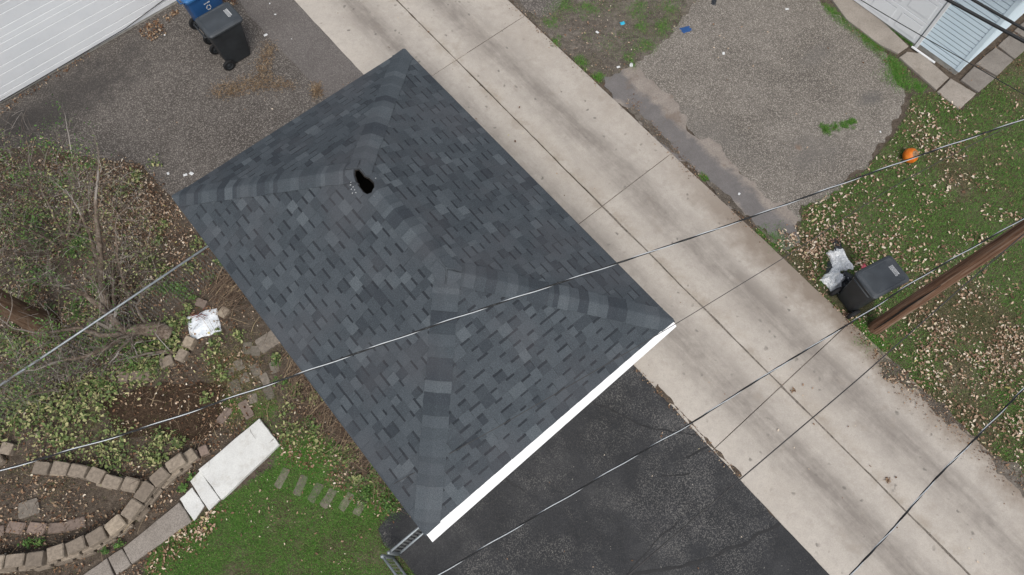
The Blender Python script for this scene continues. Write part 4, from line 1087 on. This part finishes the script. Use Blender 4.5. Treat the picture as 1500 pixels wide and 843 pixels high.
blades('grass', scatter(lawn_r, 210000, lambda x, y: np.clip((green_amt(x, y) - .26) * 5.5, .02, 1), soft=.03), (.03, .065), (.004, .009), (25, 78), M['grass'], 'patchy green grass right of the alley')
blades('grass', scatter(lawn_r, 45000, lambda x, y: np.clip(1 - (green_amt(x, y) - .22) * 3.0, .1, 1)), (.03, .07), (.003, .007), (50, 88), M['grass_dry'], 'dry grass blades among the leaves right of the alley')
def dens_leaf(x, y):
    a_ = vnoise(x, y, .9, 11) * .3 + vnoise(x, y, 2.6, 12) * .4 + vnoise(x, y, 7, 13) * .3
    return np.clip((a_ - .36) * 4.0, .03, 1) ** 1.3
leaves('fallen_leaves', scatter(lawn_r, 17000, dens_leaf), (.013, .078), M['leaf_tan'], 'pale fallen leaves strewn over the right lawn', z=(.018, .045))
leaves('fallen_leaves', np.vstack([scatter([(1140, 372), (1175, 330), (1260, 330), (1300, 420), (1300, 520), (1284, 520), (1240, 470), (1180, 412)], 650), blob((1210, 345, .35, 400), (1190, 370, .25, 250), (1245, 465, .15, 120))]), (.018, .075), M['leaf_tan'], 'tan leaves piled round the black cart', z=(.02, .05))
leaves('fallen_leaves', scatter([(1285, 520), (1500, 650), (1500, 480), (1330, 470)], 1100, dens_leaf), (.016, .07), M['leaf_tan'], 'tan leaves below the utility pole', z=(.018, .045))
leaves('fallen_leaves', scatter(lawn_r, 7000, lambda x, y: np.clip(1 - (green_amt(x, y) - .22) * 2.5, .15, 1)), (.012, .045), M['leaf_brown'], 'brown leaf crumbs in the thin grass right of the alley', z=(.01, .03))
# yard lawn at lower left
blades('grass', scatter(lawn_l, 120000, lambda x, y: np.clip((vnoise(x, y, 1.5, 21) * .55 + vnoise(x, y, 5, 22) * .45 - .12) * 1.7, .06, 1), soft=.04), (.025, .05), (.004, .008), (20, 72), M['grass'], 'green yard grass below the garage')
blades('grass', np.vstack([scatter([(395, 660), (470, 640), (540, 690), (590, 745), (556, 762), (470, 705)], 13000, lambda x, y: np.clip((vnoise(x, y, 1.8, 23) - .35) * 3, .03, 1), soft=.1), blob((413, 700, .10, 500), (440, 711, .09, 350), (462, 722, .09, 350), (481, 730, .09, 350), (507, 735, .09, 350), (528, 742, .09, 350), (426, 706, .16, 900), (452, 718, .14, 700), (472, 728, .14, 700), (495, 734, .14, 700), (518, 742, .12, 600), (345, 600, .12, 1200), (385, 600, .2, 1500), (430, 655, .25, 2500))]), (.025, .05), (.004, .008), (25, 75), M['grass'], 'thin grass beside the brick stepping stones')
leaves('fallen_leaves', np.vstack([scatter(lawn_l, 300, lambda x, y: np.clip((vnoise(x, y, 2, 27) - .25) * 2, .05, 1)), blob((430, 690, .3, 70), (500, 715, .25, 60), (545, 745, .15, 30))]), (.014, .06), M['leaf_tan'], 'scattered leaves on the yard grass', z=(.025, .045))
leaves('fallen_leaves', np.vstack([scatter([(262, 770), (300, 745), (330, 740), (300, 800), (230, 843), (190, 860), (175, 845)], 160, soft=.1), blob((300, 760, .14, 150), (270, 790, .15, 80))]), (.018, .07), M['leaf_tan'], 'leaves along the garden walk edge', z=(.02, .05))
leaves('leaf_litter', scatter([(262, 770), (300, 745), (330, 740), (300, 800), (230, 843), (190, 860), (175, 845)], 500, soft=.08), (.015, .06), M['leaf_brown'], 'brown crumbs along the garden walk edge', z=(.01, .03))
# grass tufts on the verge and in the gravel
gpts = [blob((828, 10, .22, 1300), (862, 14, .14, 600), (806, 32, .12, 500), (938, 16, .18, 800), (940, 38, .12, 450), (968, 42, .14, 700), (945, 68, .14, 800), (922, 88, .1, 500), (815, 60, .1, 500), (850, 92, .12, 700), (876, 112, .10, 800), (980, 5, .2, 900), (900, 60, .3, 500)),
        blob((1208, 190, .07, 1300), (1222, 187, .04, 500), (1240, 183, .06, 900), (1250, 180, .05, 700), (1230, 186, .08, 250)), scatter([(1204, 6), (1216, 12), (1238, 30), (1262, 48), (1306, 80), (1326, 106), (1316, 122), (1304, 100), (1255, 55), (1215, 25)], 6500, lambda x, y: np.clip((vnoise(x, y, 3, 31) - .2) * 2.5, .05, 1), soft=.07),
        scatter([(1258, -5), (1330, 60), (1342, 62), (1336, 68), (1270, 15)], 4200, lambda x, y: np.clip((vnoise(x, y, 4, 32) - .2) * 2.5, .05, 1), soft=.03), blob((1315, 118, .2, 2600), (1345, 128, .1, 700), (1032, 262, .07, 500), (1140, 352, .16, 1800), (1118, 340, .08, 600), (1272, 500, .14, 1500), (1290, 505, .1, 900), (1258, 474, .08, 500)),
        scatter([(860, 0), (1010, 0), (985, 50), (925, 100), (850, 60)], 900, lambda x, y: np.clip((vnoise(x, y, 2.2, 33) - .5) * 4, 0, 1), soft=.1)]
blades('grass', np.vstack(gpts), (.03, .065), (.004, .009), (20, 72), M['grass'], 'grass tufts along the verge, pad and slab edges')
blades('grass', scatter([(770, 20), (900, -5), (1030, -5), (985, 55), (925, 112), (880, 118), (800, 50)], 9000, lambda x, y: np.clip((vnoise(x, y, 2.5, 36) - .3) * 2.5, .05, 1)), (.02, .05), (.003, .006), (45, 88), M['grass_dry'], 'dry grass on the bare verge')
leaves('fallen_leaves', scatter([(760, 15), (900, -5), (1030, -5), (985, 55), (925, 112), (880, 118), (800, 50)], 330, lambda x, y: np.clip((vnoise(x, y, 1.9, 35) - .4) * 3, .02, 1)), (.012, .055), M['leaf_tan'], 'few pale leaves on the bare verge', z=(.01, .03))
leaves('fallen_leaves', np.vstack([scatter([(925, 140), (960, 185), (1003, 232), (1062, 292), (1150, 372), (1146, 380), (1050, 298), (975, 224), (915, 152)], 520, lambda x, y: np.clip((vnoise(x, y, 3, 37) - .3) * 3, .05, 1), soft=.05), scatter([(1400, 140), (1500, 50), (1500, 30), (1430, 90)], 200), scatter([(1345, 60), (1405, 108), (1395, 112), (1345, 72)], 150), scatter([(1225, 20), (1335, 105), (1320, 115), (1230, 32)], 160), scatter([(930, 535), (1085, 698), (1080, 702), (925, 540)], 200, soft=.03), scatter([(750, 5), (885, 128), (878, 130), (745, 10)], 260, soft=.07), scatter([(1285, 520), (1500, 705), (1500, 722), (1280, 540)], 900, soft=.16), scatter([(1240, 470), (1290, 525), (1284, 530), (1232, 470)], 160, soft=.06), blob((1292, 704, .07, 90), (1160, 575, .05, 30))]), (.012, .04), M['leaf_brown'], 'brown leaf crumbs caught along the alley and slab edges', z=(.024, .04), clear=False)
# garden: litter, ground cover
bed_all = [(120, 232), (205, 240), (262, 300), (330, 400), (460, 560), (600, 745), (556, 760), (470, 700), (412, 668), (380, 612), (290, 690), (262, 732), (150, 815), (20, 915), (-160, 900), (-200, 240), (60, 218)]
def dens_bed(x, y): return np.clip((vnoise(x, y, 1.3, 41) * .45 + vnoise(x, y, 4, 42) * .55 - .25) * 2.8, .04, 1)
def not_bare(x, y):
    c = at(235, 600); return 1 - .8 * np.exp(-(((x - c.x) / 1.1) ** 2 + ((y - c.y) / .55) ** 2))
leaves('leaf_litter', scatter(bed_all, 23000, lambda x, y: dens_bed(x, y) * not_bare(x, y), soft=.08), (.014, .062), M['leaf_brown'], 'brown leaf litter covering the garden soil', z=(.008, .04), tilt=28)
leaves('leaf_litter', np.vstack([scatter(bed_all, 8500, lambda x, y: dens_bed(x, y) * not_bare(x, y)), scatter([(125, 240), (200, 245), (255, 300), (290, 360), (205, 430), (140, 330)], 2600, dens_bed, soft=.15)]), (.014, .062), M['leaf_tan'], 'paler leaves lying on the garden litter', z=(.02, .06), tilt=30)
cover = [scatter([(-40, 600), (120, 560), (235, 530), (235, 560), (165, 590), (190, 640), (200, 690), (70, 680), (-40, 650)], 3600, lambda x, y: np.clip((vnoise(x, y, 2.2, 51) * .5 + vnoise(x, y, 6, 58) * .5 - .36) * 4, .02, 1), soft=.15),
         scatter([(-40, 500), (180, 470), (250, 500), (240, 545), (120, 600), (-40, 640)], 2300, lambda x, y: np.clip((vnoise(x, y, 2.2, 52) * .5 + vnoise(x, y, 6, 59) * .5 - .4) * 4, .02, 1), soft=.15),
         blob((262, 470, .16, 420), (255, 505, .16, 300), (230, 525, .15, 200), (240, 655, .2, 330), (225, 680, .15, 200), (265, 650, .1, 100), (320, 505, .2, 140), (345, 495, .15, 80), (300, 540, .2, 120), (410, 520, .12, 60), (195, 262, .22, 240), (205, 250, .1, 80), (230, 400, .25, 170), (285, 380, .25, 170), (250, 350, .2, 120), (330, 560, .15, 60), (300, 585, .12, 50), (440, 600, .2, 120), (470, 640, .2, 120), (520, 690, .15, 80), (490, 650, .2, 120), (440, 575, .2, 100), (545, 705, .15, 100), (420, 640, .2, 140), (60, 300, .3, 200), (20, 290, .3, 200), (20, 400, .3, 200), (330, 385, .12, 60))]
leaves('ground_cover', np.vstack(cover), (.018, .085), M['leaf_green'], 'yellow green ground cover plants in the garden bed', 'plants', z=(.02, .12), tilt=28, asp=(.55, .9))
leaves('ground_cover', blob((120, 365, .22, 600), (90, 330, .25, 300), (50, 345, .3, 400), (60, 400, .3, 400), (140, 420, .2, 200), (110, 455, .2, 250), (190, 515, .22, 500), (150, 530, .25, 400), (40, 480, .25, 300), (100, 500, .2, 300), (548, 722, .16, 420), (570, 738, .12, 260), (540, 700, .12, 120), (282, 706, .10, 200), (268, 722, .08, 120), (245, 420, .2, 260), (285, 430, .18, 220), (320, 395, .15, 120), (55, 796, .1, 170), (188, 784, .09, 110), (158, 806, .06, 60), (412, 562, .1, 120), (455, 620, .15, 120), (500, 665, .15, 120), (405, 535, .1, 60), (25, 250, .25, 250), (100, 225, .22, 180)), (.018, .06), M['leaf_deep'], 'deep green low plants around the shrub and garage', 'plants', z=(.02, .14), tilt=28, asp=(.5, .9))
blades('grass', np.vstack([blob((345, 555, .35, 2400), (375, 600, .25, 1500), (330, 530, .2, 700), (130, 622, .22, 500), (110, 640, .15, 250), (80, 690, .3, 300), (200, 655, .3, 300)), scatter(bed_all, 3000)]), (.04, .11), (.003, .006), (45, 88), M['grass_dry'], 'pale grass blades between the garden plants')
thick = [(-60, 200), (60, 200), (150, 235), (235, 300), (250, 420), (200, 540), (80, 600), (-60, 600)]
leaves('leaf_litter', scatter(thick, 7000, dens_bed, soft=.1), (.014, .06), M['leaf_tan'], 'tan leaves under the bare shrubs', z=(.01, .05), tilt=30)
leaves('ground_cover', scatter(thick, 3200, lambda x, y: np.clip((vnoise(x, y, 2.5, 81) * .5 + vnoise(x, y, 6, 82) * .5 - .4) * 4, .02, 1)), (.016, .06), M['leaf_green'], 'green leaves scattered under the bare shrubs', 'plants', z=(.03, .5), tilt=30)
# dead perennial stalks along the garage wall
def stalks(name, label, px_poly, n, L, mat, flat=(60, 88), bias=None, soft=.06):
    pts = scatter(px_poly, n, soft=soft); mb = MB()
    for p in pts:
        az = rs.uniform(0, 6.28) if bias is None else bias + rs.gauss(0, .6); tl = R(rs.uniform(*flat)); ln = rs.uniform(*L)
        a_ = Vector((p[0], p[1], rs.uniform(.02, .14))); d = Vector((math.cos(az) * math.sin(tl), math.sin(az) * math.sin(tl), math.cos(tl))) * ln
        mb.tube([a_, a_ + d * .5 + Vector((rs.uniform(-.03, .03), rs.uniform(-.03, .03), .02)), a_ + d], [.004, .003, .0018], 3, rnd=rs.random(), cap=False)
    o = mb.build(name, mat); tag(o, label, 'stalks', kind='stuff')
stalks('dead_stalks', 'reddish dead stalks along the garage side', [(405, 545), (430, 540), (500, 625), (575, 720), (560, 730), (490, 660), (430, 600)], 620, (.12, .42), M['stalk'], bias=R(60), soft=.16)
stalks('dead_stalks', 'brown dead stalks above the white sack', [(295, 430), (325, 400), (350, 425), (340, 470), (310, 450)], 230, (.12, .4), M['stalk'], bias=R(50), soft=.12)
stalks('dead_stalks', 'fine dead stems lying through the garden bed', bed_all, 1500, (.08, .35), M['stalk'], flat=(70, 90), soft=.1)
_m = MB()
for q_ in scatter(thick, 2300, lambda x, y: np.clip((vnoise(x, y, 1.6, 83) - .25) * 2, .05, 1)):
    az = rs.uniform(0, 6.28); ln = rs.uniform(.1, .42); a_ = Vector((q_[0], q_[1], rs.uniform(.05, 1.15))); d = Vector((math.cos(az), math.sin(az), rs.uniform(-.1, .7))).normalized() * ln
    _m.tube([a_, a_ + d * .5 + Vector((rs.uniform(-.04, .04), rs.uniform(-.04, .04), .02)), a_ + d], [.0035, .0028, .0015], 3, rnd=rs.random(), cap=False)
tag(_m.build('brushwood', M['twig']), 'thin grey twigs tangled through the shrubs', 'twigs', kind='stuff')
stalks('straw', 'dry straw clippings swept into a line on the driveway', [(312, 135), (330, 125), (375, 118), (380, 95), (392, 66), (404, 70), (396, 105), (400, 120), (435, 124), (434, 132), (390, 133), (350, 140), (322, 148)], 1100, (.02, .08), M['straw'], flat=(80, 90), soft=.09)
stalks('straw', 'small heap of straw beside the garage corner on the driveway', [(456, 128), (470, 126), (474, 142), (460, 148)], 180, (.03, .09), M['straw'], flat=(78, 90))
leaves('leaf_litter', np.vstack([scatter([(312, 135), (375, 118), (380, 95), (392, 66), (404, 70), (400, 120), (435, 124), (390, 133), (322, 148)], 300), scatter([(456, 128), (470, 126), (474, 142), (460, 148)], 40)]), (.02, .045), M['straw'], 'leaf crumbs in the swept straw on the driveway', z=(.012, .02), clear=False)
leaves('leaf_litter', np.vstack([scatter([(205, 45), (235, 28), (245, 50), (225, 62), (208, 55)], 260), scatter([(0, 160), (30, 142), (130, 78), (135, 84), (40, 146), (0, 172)], 120), scatter([(240, 28), (262, 12), (265, 18), (246, 36)], 60), scatter([(325, 2), (345, -5), (350, 8), (335, 12)], 90)]), (.03, .07), M['leaf_brown'], 'brown leaves gathered along the foot of the white building', z=(.012, .05), tilt=30, clear=False)
leaves('fallen_leaves', np.vstack([scatter([(1000, 600), (1200, 843), (700, 843), (800, 700)], 12), scatter([(600, 0), (1480, 843), (1300, 843), (480, 20)], 60), scatter([(1030, 30), (1300, 60), (1200, 260), (1050, 180)], 26), scatter(drive_left, 50)]), (.025, .06), M['leaf_tan'], 'stray leaves on the pavements', z=(.035, .04), tilt=8, clear=False)

# ------------------------------------------------------------------ shrub, tree
def grow(mb, p, d, L, r, depth, tips, spread=.55, rr=None):
    rr = rr or rs; k = 4; pts = [p]; dd = d.normalized()
    for i in range(k):
        dd = (dd + Vector((rr.gauss(0, .16), rr.gauss(0, .16), rr.gauss(.03, .12)))).normalized(); pts.append(pts[-1] + dd * L / k)
    mb.tube(pts, [r * (1 - .45 * i / k) for i in range(k + 1)], 5 if r > .012 else 3, rnd=rr.random(), cap=False)
    if depth == 0: tips.append(pts[-1]); tips.append(pts[2]); return
    for j in range(rr.choice((2, 3, 3))):
        q = pts[rr.choice((2, 3, 4))]; nd = (dd + Vector((rr.gauss(0, spread), rr.gauss(0, spread), rr.gauss(.05, spread * .6)))).normalized()
        grow(mb, q, nd, L * rr.uniform(.5, .8), r * .5, depth - 1, tips, spread, rr)
def shrub(name, label, base, stems, depth, nleaf, mat_leaf, seed, twist=.55, tl=.42):
    root = empty(name, (base.x, base.y, 0)); tag(root, label, 'shrub'); rr = random.Random(seed); tips = []; tw = MB(); O = Vector((base.x, base.y, 0))
    for pts, rad in stems:
        P = [at(x, y, z) - O for x, y, z in pts]; Q = []
        for i in range(len(P) - 1):
            for j in range(5):
                t = j / 5; q = P[i].lerp(P[i + 1], t); Q.append(q + Vector((rr.gauss(0, .006), rr.gauss(0, .006), 0)))
        Q.append(P[-1]); m_ = len(Q)
        mb = MB(); mb.tube(Q, [rad[0] + (rad[1] - rad[0]) * i / (m_ - 1) for i in range(m_)], 9); mb.build('stem', M['bark_grey'], root, True)
        for i in range(m_ // 3, m_, 2):
            d = (Q[min(i + 1, m_ - 1)] - Q[i - 1]).normalized() + Vector((rr.gauss(0, .7), rr.gauss(0, .7), rr.uniform(0, .5)))
            grow(tw, Q[i], d, rr.uniform(tl * .6, tl * 1.3), max(.005, rad[1] * .38), depth, tips, twist, rr)
        grow(tw, Q[-1], Q[-1] - Q[-2], tl * 1.2, rad[1] * .8, depth, tips, twist, rr)
    o = tw.build('twigs', M['twig'], root); o['kind'] = 'stuff'
    sel = [tips[rr.randrange(len(tips))] + Vector((rr.gauss(0, .05), rr.gauss(0, .05), rr.gauss(0, .04))) for _ in range(nleaf)]
    leaves('foliage', None, (.018, .055), mat_leaf, None, parent=root, P3=[tuple(q) for q in sel], tilt=30, asp=(.5, .8))
    return root
shrub('bare_shrub', 'gnarled grey shrub with bare leaning stems beside the chain link fence', at(248, 490),
      [([(250, 492, 0), (228, 482, .14), (206, 482, .26), (184, 488, .36)], (.17, .075)), ([(184, 488, .36), (166, 468, .55), (146, 448, .75), (124, 432, .95), (104, 424, 1.1)], (.07, .03)),
       ([(184, 488, .36), (150, 492, .6), (118, 480, .8), (62, 488, 1.1)], (.05, .02)), ([(184, 492, .3), (150, 512, .5), (122, 524, .65), (92, 528, .8)], (.045, .02)),
       ([(262, 520, .0), (250, 516, .06), (228, 517, .12)], (.06, .03))], 3, 1100, M['leaf_deep'], 3)
shrub('bare_shrub', 'upright clump of grey stems in the leaves behind the garage', at(158, 452),
      [([(158, 450, 0), (151, 425, .25), (149, 390, .7), (143, 340, 1.3), (140, 292, 1.8)], (.085, .028)), ([(152, 440, .05), (146, 390, .6), (132, 345, 1.1), (118, 315, 1.5)], (.045, .018)),
       ([(194, 462, 0), (190, 440, .2), (180, 408, .5), (172, 378, .8), (170, 340, 1.2)], (.035, .014)), ([(168, 450, 0), (166, 425, .3), (165, 400, .6)], (.035, .02))], 3, 700, M['leaf_green'], 5)
shrub('bare_shrub', 'wide thicket of fine bare twigs at the driveway edge', at(80, 330),
      [([(95, 350, 0), (80, 320, .4), (62, 280, .9), (45, 250, 1.3)], (.03, .012)), ([(100, 350, 0), (105, 310, .5), (108, 265, 1.0), (105, 225, 1.4)], (.03, .012)), ([(85, 360, 0), (50, 340, .4), (10, 320, .9)], (.028, .012)), ([(110, 345, 0), (125, 300, .5), (138, 250, 1.0)], (.026, .01)), ([(80, 370, 0), (40, 375, .5), (0, 365, 1.0)], (.028, .012))], 3, 1700, M['leaf_deep'], 8, .6, .38)
shrub('bare_shrub', 'tangled low twigs over the fence rail at left', at(90, 560),
      [([(100, 560, 0), (80, 545, .4), (50, 530, .8)], (.026, .01)), ([(105, 562, 0), (95, 530, .5), (85, 500, .9)], (.026, .01)), ([(95, 568, 0), (60, 575, .4), (25, 585, .7)], (.024, .01))], 3, 800, M['leaf_deep'], 12, .6, .34)
tb = at(70, 480); tree = empty('tree', (tb.x, tb.y, 0)); tag(tree, 'thick brown tree trunk rising at the left edge of the garden', 'tree')
mb = MB(); rings = []; n = 18
for i in range(22):
    z = i * .3 - .05; r = .175 - .012 * z + .10 * math.exp(-z * 3.0)
    rings.append([(r * (1 + .10 * mnoise.noise(Vector((math.cos(6.283 * k / n) * 1.6, math.sin(6.283 * k / n) * 1.6, z * .4)))) * math.cos(6.283 * k / n) + .02 * z * math.sin(z), r * math.sin(6.283 * k / n) * (1 + .06 * math.sin(k * 2.1)), z) for k in range(n)])
loft(mb, rings); mb.build('trunk', M['bark_tree'], tree, True)
tips = []; mb = MB(); rr = random.Random(2)
for k in range(7):
    a_ = R(95 + k * 28); grow(mb, Vector((0.0, 0, 4.2 + k * .3)), Vector((math.cos(a_), math.sin(a_), .9)), 1.4, .06, 3, tips, .5, rr)
o = mb.build('crown', M['bark_tree'], tree); o['kind'] = 'stuff'
